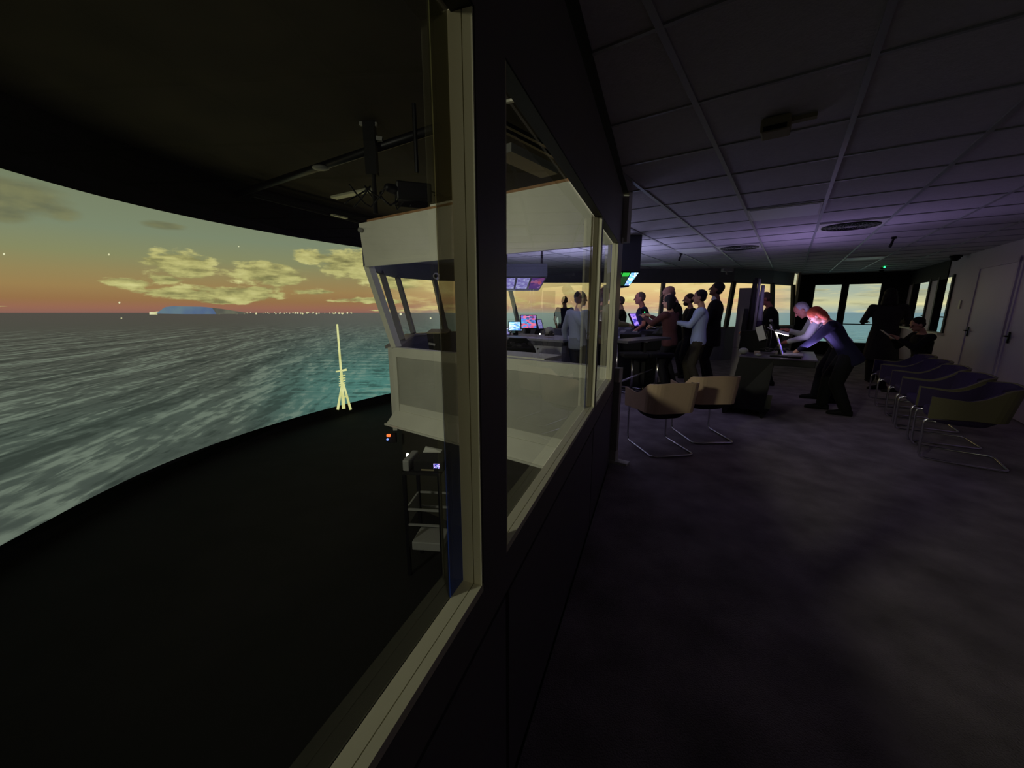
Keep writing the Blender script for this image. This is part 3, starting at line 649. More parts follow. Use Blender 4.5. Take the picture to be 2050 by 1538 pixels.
p = at(725, 461, s=S1-.04); tag(MB().tube([p, p+RS(0, -.05)], [.03, .03], 10).build('roof_fixing', 'plastic_grey', smooth=True), 'round fixing at the top corner of the pale bridge header', 'fixing')

# ------------------------------------------------------------------ ceiling fittings of the bridge
def cell(px, py):
    r, s = to_rs(at(px, py, z=CZ)); return -.48 + G*math.floor((r+.48)/G) + G/2, 2.205 + G*math.floor((s-2.205)/G) + G/2
def panel_light(px, py, label):
    r, s = cell(px, py); t = thing('ceiling_light_panel', label, 'ceiling light', RS(r, s, CZ-.012), -HEAD, 'unlit light panels in the tiled ceiling')
    MB().box((0, 0, 0), (G-.03, G-.03, .012)).build('frame', 'plastic_white', t, bevel=.003); MB().box((0, 0, -.008), (G-.07, G-.07, .006)).build('diffuser', 'lamp_white', t)
panel_light(1575, 418, 'square unlit light panel in the ceiling, nearest the camera')
panel_light(1415, 499, 'square unlit light panel in the ceiling beside the farther round vent')
panel_light(1700, 515, 'square unlit light panel in the ceiling before the rear windows')
panel_light(1285, 527, 'square unlit light panel in the ceiling over the centre console')
def vent(px, py, label):
    r, s = cell(px, py); t = thing('ceiling_vent', label, 'ceiling vent', RS(r, s, CZ-.012), -HEAD, 'round ceiling vents')
    MB().box((0, 0, 0), (G-.03, G-.03, .014)).build('plate', 'plastic_white', t, bevel=.003)
    mb = MB()
    for q in (.08, .13, .18, .23, .27): mb.tube([(q*cos(2*pi*k/32), q*sin(2*pi*k/32), -.014) for k in range(32)], .007, 6, closed=True)
    mb.build('grille_ring', 'dark_metal', t)
    mb = MB(); [mb.beam((.05*cos(a), .05*sin(a), -.012), (.27*cos(a), .27*sin(a), -.012), .008, .008) for a in [k*pi/12 for k in range(24)]]; mb.build('vane', 'plastic_grey', t)
    MB().ell((0, 0, -.012), (.05, .05, .012)).build('hub', 'plastic_grey', t, smooth=True)
vent(1715, 445, 'round swirl vent in a square plate in the purple lit part of the ceiling')
vent(1493, 496, 'round swirl vent in a square plate in the ceiling above the chart desk')
pj2 = thing('ceiling_sensor', 'beige sensor box with a side arm on the near dark ceiling', 'sensor', at(1555, 240, z=CZ-.005), -HEAD)
MB().box((0, 0, -.035), (.13, .13, .07)).build('body', 'yellow_pipe', pj2, bevel=.01); MB().box((.11, .02, -.012), (.12, .04, .02)).build('arm', 'yellow_pipe', pj2); MB().box((0, -.067, -.055), (.10, .01, .02)).build('lens', 'black', pj2)
def spot(px, py, label):
    p = at(px, py, z=CZ); t = thing('ceiling_microphone', label, 'microphone', p, 0, 'small black drop microphones on the ceiling')
    MB().tube([(0, 0, 0), (0, 0, -.03)], .03, 10).build('base', 'black', t); MB().cap((0, 0, -.03), (-.03, 0, -.13), .012, .018).build('head', 'black', t, smooth=True)
spot(1790, 474, 'black drop microphone under the purple lit ceiling tiles')
spot(1364, 506, 'black drop microphone above the centre console, left of the farther vent')
def dome(px, py, label, led=False, r=.055):
    p = at(px, py, z=CZ-.005); t = thing('ceiling_dome', label, 'camera', p); MB().tube([(0, 0, 0), (0, 0, -.03)], r, 14).build('base', 'plastic_white' if led else 'black', t)
    MB().ell((0, 0, -.03), (r*.8, r*.8, r*.8)).build('dome', 'black', t, smooth=True)
    if led: MB().ell((0, -r, -.03), (.02, .02, .012)).build('indicator', 'led_green', t)
dome(1767, 533, 'small ceiling dome with a green indicator before the rear windows', True)
dome(1765, 541, 'black dome camera under the ceiling behind the green indicator'); dome(1914, 512, 'black dome camera at the top of the white wall', r=.09)
t = thing('wall_projector', 'pale box on a bracket on the dark header over the front windows', 'wall unit', at(1456, 541, Y=9.4))
MB().box((0, 0, 0), (.24, .12, .07)).build('body', 'plastic_grey', t, bevel=.008); MB().box((0, .0, -.06), (.04, .04, .07)).build('bracket', 'plastic_grey', t)
t = tag(MB().box(RS(RW-.012, 11.1, 1.52), (.02, .09, .16), rotz=-HEAD).build('wall_switch', 'plastic_white', bevel=.004), 'white switch plate on the wall by the rear side windows', 'switch')

# ------------------------------------------------------------------ overhead monitor boxes
def overhead(name, label, pL, pR, ytop, ybot, Yd, mats_, kc, scr_y0, scr_y1):
    root = thing(name, label, 'monitor rack', (0, 0, 0))
    a = at(pL, ytop, Y=Yd); b = at(pR, ytop, Y=Yd); zb = at(pL, ybot, Y=Yd).z; z2 = at(pL, scr_y1, Y=Yd).z
    d = (b-a); d.z = 0; L = d.length; d.normalize(); n = Vector((d.y, -d.x, 0))     # n towards the camera
    A = Vector((a.x, a.y, 0)); B = A + d*L; zt = CZ
    back = -n*.45
    if ytop > 515:
        zt = a.z
        for q in (.1, .9): MB().tube([A+d*(L*q)+back*.5+Vector((0, 0, zt-.02)), A+d*(L*q)+back*.5+Vector((0, 0, CZ))], .02, 8).build('hanger_rod', 'dark_metal', root)
    MB().hexa([A+Vector((0, 0, zb)), B+Vector((0, 0, zb)), B+back+Vector((0, 0, zb)), A+back+Vector((0, 0, zb))], [A+Vector((0, 0, zt)), B+Vector((0, 0, zt)), B+back+Vector((0, 0, zt)), A+back+Vector((0, 0, zt))]).build('housing', 'housing', root, bevel=.01)
    bk = -n*.10; up = (Vector((0, 0, zb-z2)) - bk).normalized()
    MB().hexa([A+Vector((0, 0, zb)), B+Vector((0, 0, zb)), B+back+Vector((0, 0, zb-.01)), A+back+Vector((0, 0, zb-.01))][::1], [A+bk+Vector((0, 0, z2)), B+bk-d*.12+Vector((0, 0, z2)), B-d*.12+back+Vector((0, 0, z2)), A+back+Vector((0, 0, z2))]).build('monitor_bank', 'black', root)
    k = len(mats_)
    for i, m in enumerate(mats_):
        s0 = (i+.06)/k; s1 = (i+.92)/k; q = []
        for s, tt in ((s0, .1), (s1, .1), (s1, .9), (s0, .9)):
            Lr = L - .12*tt; q.append(A + d*(Lr*s) + bk*tt + Vector((0, 0, zb + (z2-zb)*tt)) + n*.006)
        mm, parts = (m, None) if isinstance(m, str) else (m[0], m[1])
        f = MB().hexa([x - n*.004 - Vector((0, 0, 0)) for x in q], q).build('screen', mm, root)
        if parts:
            q2 = [q[0], q[1], q[1]+(q[2]-q[1])*.28, q[0]+(q[3]-q[0])*.28]; MB().hexa([x+n*.001 for x in q2], [x+n*.003 for x in q2]).build('header_row', parts, f)
    return root
overhead('overhead_monitor_rack', 'overhead housing with three lavender and magenta monitors above the wing console', 1004, 1096, 528, 554, 6.6, ['scr_lavender', 'scr_lavender', 'scr_magenta'], 3, 554, 580)
overhead('overhead_monitor_rack', 'overhead housing with green and white monitors above the centre console', 1232, 1284, 508, 543, 5.6, [('scr_table', 'scr_green'), ('scr_table', 'scr_green'), 'scr_blue'], 3, 543, 574)

# ------------------------------------------------------------------ consoles
def rs_box(root, name, m, r0, r1, s0, s1, z0, z1, bevel=.006, label=None): return rbox(r0, r1, s0, s1, z0, z1).build(name, m, root, bevel=bevel, label=label)
def rs_of(px, py, z): return to_rs(at(px, py, z=z))
# wing console (seen through the second partition window)
ra, sa = rs_of(1067, 682, .93); rb, _ = rs_of(1137, 686, .93)
c1 = thing('wing_console', 'pale lavender console unit with chart monitors by the wing windows', 'console', (0, 0, 0))
rs_box(c1, 'cabinet', 'console_white', ra, rb-.10, sa, sa+.7, 0, .86); rs_box(c1, 'edge_band', 'console_top', ra-.02, rb-.08, sa-.03, sa, .86, .93)
rs_box(c1, 'worktop', 'console', ra-1.2, rb-.06, sa-.04, sa+.8, .93, .97); rs_box(c1, 'knee_panel', 'black', ra-1.2, ra, sa+.1, sa+.7, 0, .93)
MB().ell(RS(ra+.1, sa-.01, .80), (.015, .015, .015)).build('lock', 'dark_metal', c1)
def monitor(name, label, px, py, s, w_, h_, m, yaw, tilt=-18, group='console monitors'):
    p = at(px, py, s=s); t = thing(name, label, 'monitor', p, yaw, group); ax = Matrix.Rotation(R(tilt), 3, 'X')
    MB().box((0, 0, 0), (w_, .035, h_), ax=ax).build('casing', 'black', t, bevel=.006)
    MB().box(ax @ Vector((0, -.0195, 0)), (w_-.035, .003, h_-.035), ax=ax).build('display', m, t)
    MB().beam((0, .03, -h_/2+.02), (0, .08, -h_/2-.07), .09, .03, (0, 1, 0)).build('stand', 'dark_metal', t); return t
monitor('chart_monitor', 'tilted black framed monitor with a pink and blue chart on the wing console', 1058, 645, sa+.35, .30, .26, 'scr_chart', R(8))
monitor('chart_monitor', 'smaller tilted monitor showing pale blue shapes at the left of the wing console', 1032, 654, sa+.38, .27, .20, 'scr_blue', R(-4), -25)
monitor('chart_monitor', 'edge-on grey monitor just right of the pink chart monitor', 1080, 650, sa+.45, .12, .20, 'scr_lavender', R(30), -25)
monitor('chart_monitor', 'half hidden blue monitor at the far left of the wing console', 1014, 664, sa+.30, .16, .16, 'scr_lavender', R(-10), -25)
t = thing('desk_radio', 'small rounded radio handset standing on the wing console', 'radio', at(1100, 668, s=sa+.3))
MB().ell((0, 0, .05), (.075, .07, .07)).build('body', 'plastic_grey', t, smooth=True); MB().ell((.02, -.05, .02), (.04, .035, .035)).build('speaker', 'black', t, smooth=True); MB().box((0, 0, -.02), (.16, .14, .03)).build('base', 'dark_metal', t)
t = MB().ell(at(1081, 669, s=sa+.1), (.012, .012, .012)).build('desk_light', 'led_white', smooth=True); tag(t, 'tiny bright white light on the wing console worktop', 'lamp')
# operator chairs with rounded backs
def op_chair(label, loc, yaw, h=1.0):
    t = thing('operator_chair', label, 'chair', loc, yaw)
    rings = []
    for k in range(7):
        z = .58*h + k*.075; wd = (.20, .24, .255, .255, .24, .20, .12)[k]
        rings.append([(wd*cos(a), -.25 - .03*k*.5 + .04*sin(a) + .05*(cos(a)**2), z) for a in [2*pi*j/20 for j in range(20)]])
    MB().loft(rings).build('backrest', 'black_fabric', t, smooth=True)
    MB().box((0, 0, .5*h), (.5, .48, .09)).build('seat', 'black_fabric', t, bevel=.03)
    MB().tube([(0, 0, .1), (0, 0, .47*h)], .03, 10).build('column', 'chrome', t, smooth=True)
    for sx in (-1, 1): MB().tube([(sx*.27, -.12, .5*h), (sx*.29, -.1, .70*h), (sx*.28, .15, .71*h)], .018, 8).build('armrest', 'dark_metal', t, smooth=True)
    for k in range(5):
        a = 2*pi*k/5; l = MB().beam((0, 0, .10), (.28*cos(a), .28*sin(a), .07), .04, .03).build('leg', 'dark_metal', t); MB().ell((.28*cos(a), .28*sin(a), .03), (.03, .03, .03)).build('castor', 'black', l)
    return t
pc = at(1043, 690, s=sa-.75); op_chair('black padded operator chair with a rounded back at the wing console', (pc.x, pc.y, 0), R(-10), 1.05)
t = thing('wing_control_stand', 'black control stand with a pale top at the wing windows', 'console', at(880, 690, Y=5.9) - Vector((0, 0, .35)))
MB().hexa([(-.12, -.1, .1), (.14, -.1, .1), (.14, .15, .1), (-.12, .15, .1)], [(-.16, -.12, .52), (.16, -.12, .52), (.16, .15, .55), (-.16, .15, .55)]).build('body', 'black', t)
MB().hexa([(-.16, -.14, .525), (.14, -.14, .525), (.16, .12, .56), (-.14, .12, .56)], [(-.16, -.14, .545), (.14, -.14, .545), (.16, .12, .58), (-.14, .12, .58)]).build('top', 'yellow_pipe', t)
MB().box((0, 0, -.28), (.10, .10, .8)).build('pedestal', 'black', t); MB().beam((-.14, -.12, .38), (-.04, -.13, .36), .02, .03).build('grip', 'plastic_grey', t)
# wing camera dome on the header inside
t = thing('wing_camera', 'round white camera hanging under the header beside the raked wing window', 'camera', at(874, 553, Y=6.4)); MB().tube([(0, .05, 0), (0, -.05, 0)], .05, 16).build('ring', 'plastic_white', t, smooth=True); MB().ell((0, -.05, 0), (.03, .03, .03)).build('lens', 'black', t, smooth=True)
tag(rs_box(None, 'side_counter', 'bulkhead', -2.9, -2.1, S1+.1, S1+.5, .90, .94), 'pale side counter just inside the wing bulkhead', 'counter')

# centre console
rc, s_c = rs_of(1236, 676, .92); rd, _ = rs_of(1303, 676, .92)
c3 = thing('centre_console', 'dark centre console with a sloped grey control panel', 'console', (0, 0, 0))
rs_box(c3, 'cabinet', 'black', rc-.5, rd, s_c+.12, s_c+.85, 0, .84)
rs_box(c3, 'worktop', 'console', rc-.8, rd+.05, s_c, s_c+.35, .86, .92)
MB().hexa([RS(rc-.8, s_c+.3, .88), RS(rd+.05, s_c+.3, .88), RS(rd+.02, s_c+.85, .88), RS(rc-.8, s_c+.85, .88)], [RS(rc-.8, s_c+.3, .925), RS(rd+.05, s_c+.3, .925), RS(rd+.02, s_c+.85, 1.08), RS(rc-.8, s_c+.85, 1.08)]).build('control_panel', 'console_top', c3)
def onslope(r, q, up=.004): return RS(r, s_c+.3+.55*q, .925+.155*q+up)
for k, (r0, q0, w_, d_) in enumerate(((rd-.65, .35, .10, .2), (rd-.42, .45, .10, .2), (rd-.62, .7, .14, .14), (rd-.25, .25, .22, .3), (rd-.85, .5, .12, .3))):
    a = [onslope(r0, q0, 0), onslope(r0+w_, q0, 0), onslope(r0+w_, q0+d_, 0), onslope(r0, q0+d_, 0)]; b_ = [x+Vector((0, 0, .012)) for x in a]
    MB().hexa(a, b_).build('key_panel', ('plastic_grey', 'plastic_grey', 'console', 'black', 'console')[k], c3)
for k in range(3):
    p = onslope(rd-.72+.05*k, .05); MB().cap(p, p+Vector((-.02, -.01, .05)), .008, .014).build('lever', 'chrome', c3, smooth=True)
monitor('console_monitor', 'tilted monitor glowing blue and violet on the centre console before the navy polo man', 1275, 641, s_c+.78, .34, .30, 'scr_violet', R(32), -32)
monitor('console_monitor', 'narrow violet monitor seen between the two partition posts', 1207, 650, s_c+.75, .20, .30, 'scr_violet', R(-25), -30)
monitor('console_monitor', 'small violet monitor directly left of the partition end post', 1224, 640, s_c+.78, .16, .2, 'scr_violet', R(15), -30)
tag(MB().box(onslope(rd-.12, .9, .03), (.16, .12, .03), rotz=R(-30)).build('notebook', 'paper'), 'small open white notebook on the far edge of the centre console', 'notebook')
tag(MB().box(RS(rd-.25, s_c+.15, .928), (.30, .16, .012), rotz=-HEAD).build('paper_sheet', 'paper'), 'pinkish white paper lying at the front of the centre console', 'paper')
def stool(label, p):
    t = thing('bar_stool', label, 'stool', p, 0, 'chrome footed stools at the centre console')
    MB().tube([(.24*cos(2*pi*k/28), .24*sin(2*pi*k/28), .02) for k in range(28)], .014, 8, closed=True).build('foot_ring', 'chrome', t, smooth=True)
    mb = MB(); [mb.beam((0, 0, .05), (.24*cos(a), .24*sin(a), .02), .03, .015) for a in (.4, .4+pi/2, .4+pi, .4+1.5*pi)]; mb.build('foot', 'dark_metal', t)
    MB().tube([(0, 0, .05), (0, 0, .62)], .02, 10).build('column', 'chrome', t, smooth=True)
    MB().box((0, 0, .66), (.42, .40, .08)).build('seat', 'black_fabric', t, bevel=.03)
    MB().box((0, .2, .86), (.38, .05, .3)).build('backrest', 'black_fabric', t, bevel=.02); return t
stool('chrome columned stool with a round foot ring close to the partition end', RS(-2.15, 6.72)); stool('stool with a round foot ring between the console and the maroon jacket person', RS(-1.80, 7.02))
# bright steel leg and diagonal brace by the partition end
t = thing('console_table', 'steel legged side table with a diagonal brace at the partition end', 'table', (0, 0, 0))
a = at(1236, 690, Y=5.1); b_ = at(1234, 768, Y=5.1)
MB().tube([a, b_], .012).build('leg', 'chrome', t, smooth=True); MB().tube([at(1234, 768, Y=5.1), at(1305, 739, Y=6.2)], .014).build('brace', 'chrome', t, smooth=True)
MB().beam(at(1238, 684, Y=5.12), at(1238, 684, Y=5.12)+RS(.30, 1.0), .3, .03).build('tabletop', 'console_top', t)

# grey service column with cables, coat stand
pA = at(1478, 748, Y=8.3); t = thing('service_column', 'grey rectangular service column with looping black cables', 'column', (pA.x, pA.y, 0), -HEAD)
zt_ = at(1478, 577, Y=8.3).z
MB().box((0, 0, zt_/2), (.30, .22, zt_)).build('body', 'column', t, bevel=.006); MB().box((0, -.112, .62), (.29, .004, .004)).build('seam', 'seal', t)
mb = MB()
for k in range(2):
    c0 = Vector((.08+.05*k, -.13, .75-.4*k)); mb.tube([c0+Vector((.08*sin(q), -.01, .28*cos(q))) for q in [pi*.1+j*pi*1.5/12 for j in range(13)]], .007, 6)
mb.build('cable', 'black', t, smooth=True)
pS = at(1497, 700, Y=6.6); t = thing('flag_stand', 'tall black stand with furled dark and pale banners behind the chart desk', 'stand', (pS.x, pS.y, 0))
hS = at(1500, 556, Y=6.6).z
MB().tube([(0, 0, 0), (0, 0, hS)], .025, 10).build('pole', 'black', t, smooth=True); MB().tube([(0, 0, 0), (0, 0, .03)], .17, 20).build('base', 'black', t)
def drape(x, z0, z1, w0, w1, m, nm):
    rings = []
    for k in range(9):
        q = k/8; z = z1+(z0-z1)*q; wv = w0+(w1-w0)*q
        rings.append([(x + wv*cos(a)*(1+.25*sin(5*a+q)), .7*wv*sin(a)*(1+.25*sin(4*a+2)), z) for a in [2*pi*j/20 for j in range(20)]])
    MB().loft(rings).build(nm, m, t, smooth=True)
drape(-.01, .95, hS-.03, .03, .05, 'black', 'banner'); drape(.06, 1.0, hS-.02, .02, .035, 'plastic_grey', 'banner'); drape(.13, 1.25, hS-.12, .025, .05, 'console', 'banner'); drape(.13, 1.02, 1.5, .035, .06, 'seat_purple', 'banner')
drape(-.10, 1.0, 1.45, .03, .05, 'black', 'banner')
# dark blocks standing beneath the front windows (cabinet backs)
for px, py, w_, m, lab in ((1112, 640, .55, 'front_wall', 'dark low cabinet under the front windows behind the wing console'),):
    p = at(px, py, Y=8.6); o = MB().box((p.x, p.y, .5), (w_, .4, 1.0)).build('low_cabinet', m, bevel=.01); tag(o, lab, 'cabinet')

# ------------------------------------------------------------------ chart desk
DZ = .83; DS = 6.08
dk = thing('chart_desk', 'black chart desk with an overhanging grey top and broad pedestal', 'desk', (0, 0, 0))
rs_box(dk, 'desktop', 'desk_top', -.50, .36, DS, DS+1.15, DZ-.02, DZ); rs_box(dk, 'apron', 'desk_black', -.10, .34, DS+.01, DS+1.1, DZ-.10, DZ-.02)
MB().hexa([RS(-.60, DS+.1, .06), RS(-.14, DS+.02, .10), RS(-.14, DS+1.0, .1), RS(-.60, DS+1.0, .06)], [RS(-.49, DS+.02, DZ-.02), RS(-.09, DS+.02, DZ-.02), RS(-.09, DS+1.1, DZ-.02), RS(-.49, DS+1.1, DZ-.02)]).build('pedestal', 'desk_black', dk)
for r0, r1 in ((-.17, -.10), (-.62, -.55)): MB().hexa([RS(r0, DS+.0, 0), RS(r0+.03, DS+.0, 0), RS(r0+.03, DS+.9, 0), RS(r0, DS+.9, 0)], [RS(r0-.03, DS-.0, .14), RS(r1+.03, DS, .14), RS(r1+.03, DS+1.0, .14), RS(r0-.03, DS+1.0, .14)]).build('foot', 'desk_black', dk)
def flat_dev(name, label, cat, px, py, s, w_, h_, yaw, tilt, body, face_):
    p = at(px, py, s=s); t = thing(name, label, cat, p, yaw); ax = Matrix.Rotation(R(tilt), 3, 'X')
    MB().box((0, 0, 0), (w_, .03, h_), ax=ax).build('casing', body, t, bevel=.005); MB().box(ax @ Vector((0, -.017, 0)), (w_-.03, .003, h_-.03), ax=ax).build('face', face_, t)
    MB().beam((0, .02, -h_/2), (0, .07, -h_/2-.05), .06, .03, (0, 1, 0)).build('stand', body, t); return t
flat_dev('display_back', 'black monitor turned away at the left end of the chart desk', 'monitor', 1508, 682, DS+.55, .34, .30, R(-20), 10, 'black', 'black')
o = thing('tilted_tablet', 'white edged tablet leaning back on the chart desk', 'tablet', at(1524, 667, s=DS+.5), R(-60)); MB().box((0, 0, 0), (.12, .02, .22), ax=Matrix.Rotation(R(-22), 3, 'Y')).build('casing', 'black', o, bevel=.004); MB().box((0, -.013, 0), (.10, .004, .20), ax=Matrix.Rotation(R(-22), 3, 'Y')).build('screen', 'paper', o)
lp = thing('desk_lamp', 'jointed desk lamp with a bright white head over the chart desk', 'lamp', (0, 0, 0))
a = at(1552, 662, s=DS+.6); b_ = at(1579, 669, s=DS+.6)
hd = MB().beam(a, b_, .10, .035).build('lamp_head', 'lamp_white', lp, bevel=.01); MB().beam(a-Vector((0, 0, .022)), b_-Vector((0, 0, .022)), .08, .008).build('light_strip', 'led_white', hd)
MB().tube([a, at(1561, 690, s=DS+.62), at(1566, 700, s=DS+.62)], .012).build('lower_arm', 'plastic_grey', lp, smooth=True); MB().tube([at(1543, 642, s=DS+.62), a], .014).build('upper_arm', 'dark_metal', lp, smooth=True)
MB().ell(at(1543, 642, s=DS+.62), (.022, .022, .022)).build('joint', 'plastic_grey', lp, smooth=True); MB().tube([at(1566, 702, s=DS+.62)-Vector((0, 0, .0)), RS(*to_rs(at(1566, 702, s=DS+.62)), DZ)], .05, 14).build('base', 'dark_metal', lp)
lt = thing('laptop', 'open laptop seen from its side in front of the bending people', 'laptop', RS(.10, DS+.45, DZ+.012), -HEAD + pi/2 - R(0))
MB().box((0, 0, 0), (.33, .23, .016)).build('keyboard_base', 'plastic_grey', lt, bevel=.004)
ax = Matrix.Rotation(R(20), 3, 'X'); lid = MB().box((0, .155, .105), (.33, .012, .23), ax=Matrix.Rotation(R(-20), 3, 'X')).build('lid', 'plastic_white', lt, bevel=.004); MB().box((0, .1475, .105), (.30, .003, .2), ax=Matrix.Rotation(R(-20), 3, 'X')).build('display', 'scr_violet', lid)
# keyboard, papers, mouse, cables, microphones
tag(MB().box(RS(.02, DS+.16, DZ+.012), (.34, .12, .018), rotz=-HEAD).build('keyboard', 'black', bevel=.004), 'flat black keyboard near the front edge of the chart desk', 'keyboard')
tag(MB().ell(RS(-.28, DS+.08, DZ+.02), (.035, .05, .02)).build('computer_mouse', 'plastic_grey', smooth=True), 'grey computer mouse at the front edge of the chart desk', 'mouse')
tag(MB().ell(RS(-.47, DS+.25, DZ+.045), (.06, .06, .045)).build('desk_speaker', 'plastic_grey', smooth=True), 'small pale round speaker at the left end of the chart desk', 'speaker')
mb = MB()
for k in range(5):
    c0 = RS(-.22+.05*k, DS+.5+.04*k, DZ+.02); mb.tube([c0+Vector((.10*cos(j*.6+k), .09*sin(j*.7+k), .02+.03*abs(sin(j*.9+k)))) for j in range(12)], .006, 6)
tag(mb.build('cable_bundle', 'black', smooth=True), 'tangle of black cables in the middle of the chart desk', 'cable', kind='stuff')
for px, py, lab in ((1545, 655, 'thin gooseneck microphone left of the desk lamp'), (1533, 664, 'short gooseneck microphone behind the white edged tablet')):
    p = at(px, py, s=DS+.75); t = thing('gooseneck_microphone', lab, 'microphone', (p.x, p.y, DZ)); h_ = p.z-DZ
    MB().tube([(0, 0, 0), (0, 0, .02)], .04, 12).build('base', 'black', t); MB().tube([(0, 0, .02), (.01, 0, h_*.6), (-.01, 0, h_)], .006, 6).build('neck', 'dark_metal', t); MB().cap((-.01, 0, h_), (-.03, 0, h_+.03), .014, .014).build('head', 'plastic_grey', t, smooth=True)
#PEOPLE
# ------------------------------------------------------------------ people
mat('skin', (206, 158, 132), .55, var=.03); mat('skin_ruddy', (196, 128, 108), .55); mat('skin_dark', (120, 84, 66), .55)
mat('hair_black', (16, 13, 12), .7, bump=.5, bscale=90); mat('hair_grey', (170, 168, 170), .8, bump=.5, bscale=90); mat('hair_red', (196, 88, 48), .7, bump=.5, bscale=90); mat('hair_brown', (60, 40, 28), .7, bump=.5, bscale=90); mat('hair_short', (98, 80, 70), .8)
for n_, c_ in (('cloth_black', (14, 14, 16)), ('cloth_navy', (30, 36, 66)), ('cloth_blue', (168, 184, 226)), ('cloth_white', (222, 226, 230)), ('cloth_maroon', (88, 52, 56)), ('cloth_olive', (126, 122, 92)),
               ('cloth_greyblue', (150, 158, 184)), ('trouser_dark', (24, 24, 30)), ('trouser_olive', (56, 52, 40)), ('cloth_jacket', (26, 26, 58)), ('cap_tan', (176, 132, 112)), ('cloth_char', (48, 46, 46))):
    mat(n_, c_, .9, bump=.35, bscale=25)
def ring_at(c, ax, side, rx, ry, n=16):
    fw = side.cross(ax).normalized()
    return [c + side*(rx*cos(2*pi*k/n)) + fw*(ry*sin(2*pi*k/n)) for k in range(n)]
def ik(a, b, l1, l2, pole):
    d = b-a; L = min(d.length, (l1+l2)*.995); dn = d.normalized(); b = a+dn*L
    x = (l1*l1 - l2*l2 + L*L)/(2*L); h = sqrt(max(l1*l1-x*x, 1e-6)); p = (pole - dn*pole.dot(dn)).normalized()
    return a + dn*x + p*h, b
def person(label, x, y, hd, h=1.75, lean=0, hands=(None, None), yaw=0, nod=0, shirt='cloth_black', pants='trouser_dark', skin='skin', hair='hair_black', style='short',
           sleeve='long', sit=0, wide=1., tail=0., step=.05, z0=0., crouch=0., extra=None, group=None):
    """figure in its own frame: +y is where it faces, z0 floor"""
    S = h/1.75; V = Vector; X = V((1, 0, 0))
    hipz = (.92 if not sit else sit)*S - crouch; hip = V((0, -.14*sin(R(lean))*S, hipz)); T = Matrix.Rotation(-R(lean), 3, 'X'); ax = T @ V((0, 0, 1)); fw = T @ V((0, 1, 0))
    sp = lambda z, f=0, s=0: hip + ax*(z*S) + fw*(f*S) + X*(s*S)
    neckb = sp(.555, -.01); T2 = Matrix.Rotation(-R(lean*.75), 3, 'X'); nk = neckb + (T2 @ V((0, .018, .060)))*S
    HR = Matrix.Rotation(-R(yaw), 3, 'Z') @ Matrix.Rotation(-R(nod), 3, 'X'); hc = nk + (HR @ V((0, .035, .105)))*S
    H = lambda v: hc + (HR @ V(v))*S
    legs = []
    for sx in (-1, 1):
        hj = hip + V((sx*.09*S, 0, -.02)); ft = V((sx*(.11+(.02 if step > .1 else 0)), sx*step + (.38 if sit else 0), .075))*1.0
        kn, an = ik(hj, ft, .43*S, .43*S, V((0, 1, .0))); legs.append((hj, kn, an))
    arms = []
    for i, sx in enumerate((-1, 1)):
        sh = sp(.50, -.01, sx*.185*wide); t = hands[i]
        t = V(t)*S if t is not None else V((sx*.27*S, .02*S + hip.y*.5, .86*S if not sit else .6))
        el, wr = ik(sh, t, .285*S, .255*S, V((sx*.5, -.5, -.8))); arms.append((sh, el, wr))
    # body
    mb = MB()
    for hj, kn, an in legs: mb.cap(hj, kn, .078*S, .055*S); mb.cap(kn, an, .052*S, .036*S); mb.cap(an, an+V((0, .12, -.045)), .034*S, .014*S)
    prof = [(-.06, .155, .10), (.0, .165, .112), (.10, .15, .10), (.19, .14, .092), (.30, .155, .105), (.40, .172, .115), (.47, .165, .10), (.52, .12, .075), (.56, .062, .058)]
    mb.loft([ring_at(sp(z), ax, X, a*S*wide, b*S) for z, a, b in prof])
    mb.cap(neckb, nk + (HR @ V((0, .01, .03))), .055*S, .05*S)
    for i, (sh, el, wr) in enumerate(arms):
        mb.cap(sp(.47, -.01, (-1, 1)[i]*.12), sh, .06*S, .055*S); mb.cap(sh, el, .05*S, .037*S); mb.cap(el, wr, .038*S, .026*S)
        d = (wr-el).normalized(); s_ = X*(1 if i == 0 else -1); s_ = (s_ - d*s_.dot(d)).normalized(); nn = d.cross(s_)*(1 if i == 0 else -1)
        if nn.z > 0: nn = -nn
        mb.cap(wr, wr+d*.05, .028, .03); mb.cap(wr+d*.05+s_*.018, wr+d*.075+s_*.022, .020, .017); mb.cap(wr+d*.05-s_*.018, wr+d*.075-s_*.022, .020, .017)
        for k in range(4):
            b0 = wr + d*.085 + s_*(.030-.020*k); L = (.038, .044, .042, .032)[k]; m1 = b0 + d*L + nn*.010; m2 = m1 + d*L*.55 + nn*.022
            mb.cap(b0, m1, .0092, .0085, 8); mb.cap(m1, m2, .0085, .0072, 8)
        t0 = wr + d*.03 + s_*.030; t1 = t0 + d*.035 + s_*.028 + nn*.010; mb.cap(t0, t1, .011, .010, 8); mb.cap(t1, t1+d*.030+s_*.006+nn*.008, .010, .008, 8)
    mb.ell(H((0, -.005, .03)), (.076*S, .096*S, .098*S), HR); mb.ell(H((0, .018, -.045)), (.058*S, .070*S, .066*S), HR)
    mb.ell(H((0, .062, -.085)), (.026*S, .022*S, .02*S), HR); mb.cap(H((0, .088, .022)), H((0, .108, -.018)), .009*S, .015*S, 8)
    for sx in (-1, 1): mb.ell(H((sx*.078, -.008, -.005)), (.010*S, .020*S, .032*S), HR); mb.ell(H((sx*.032, .074, .036)), (.026*S, .016*S, .009*S), HR)
    b = mb.build('person', skin, smooth=True); rm = b.modifiers.new('remesh', 'REMESH'); rm.mode = 'VOXEL'; rm.voxel_size = .0085; rm.use_smooth_shade = True
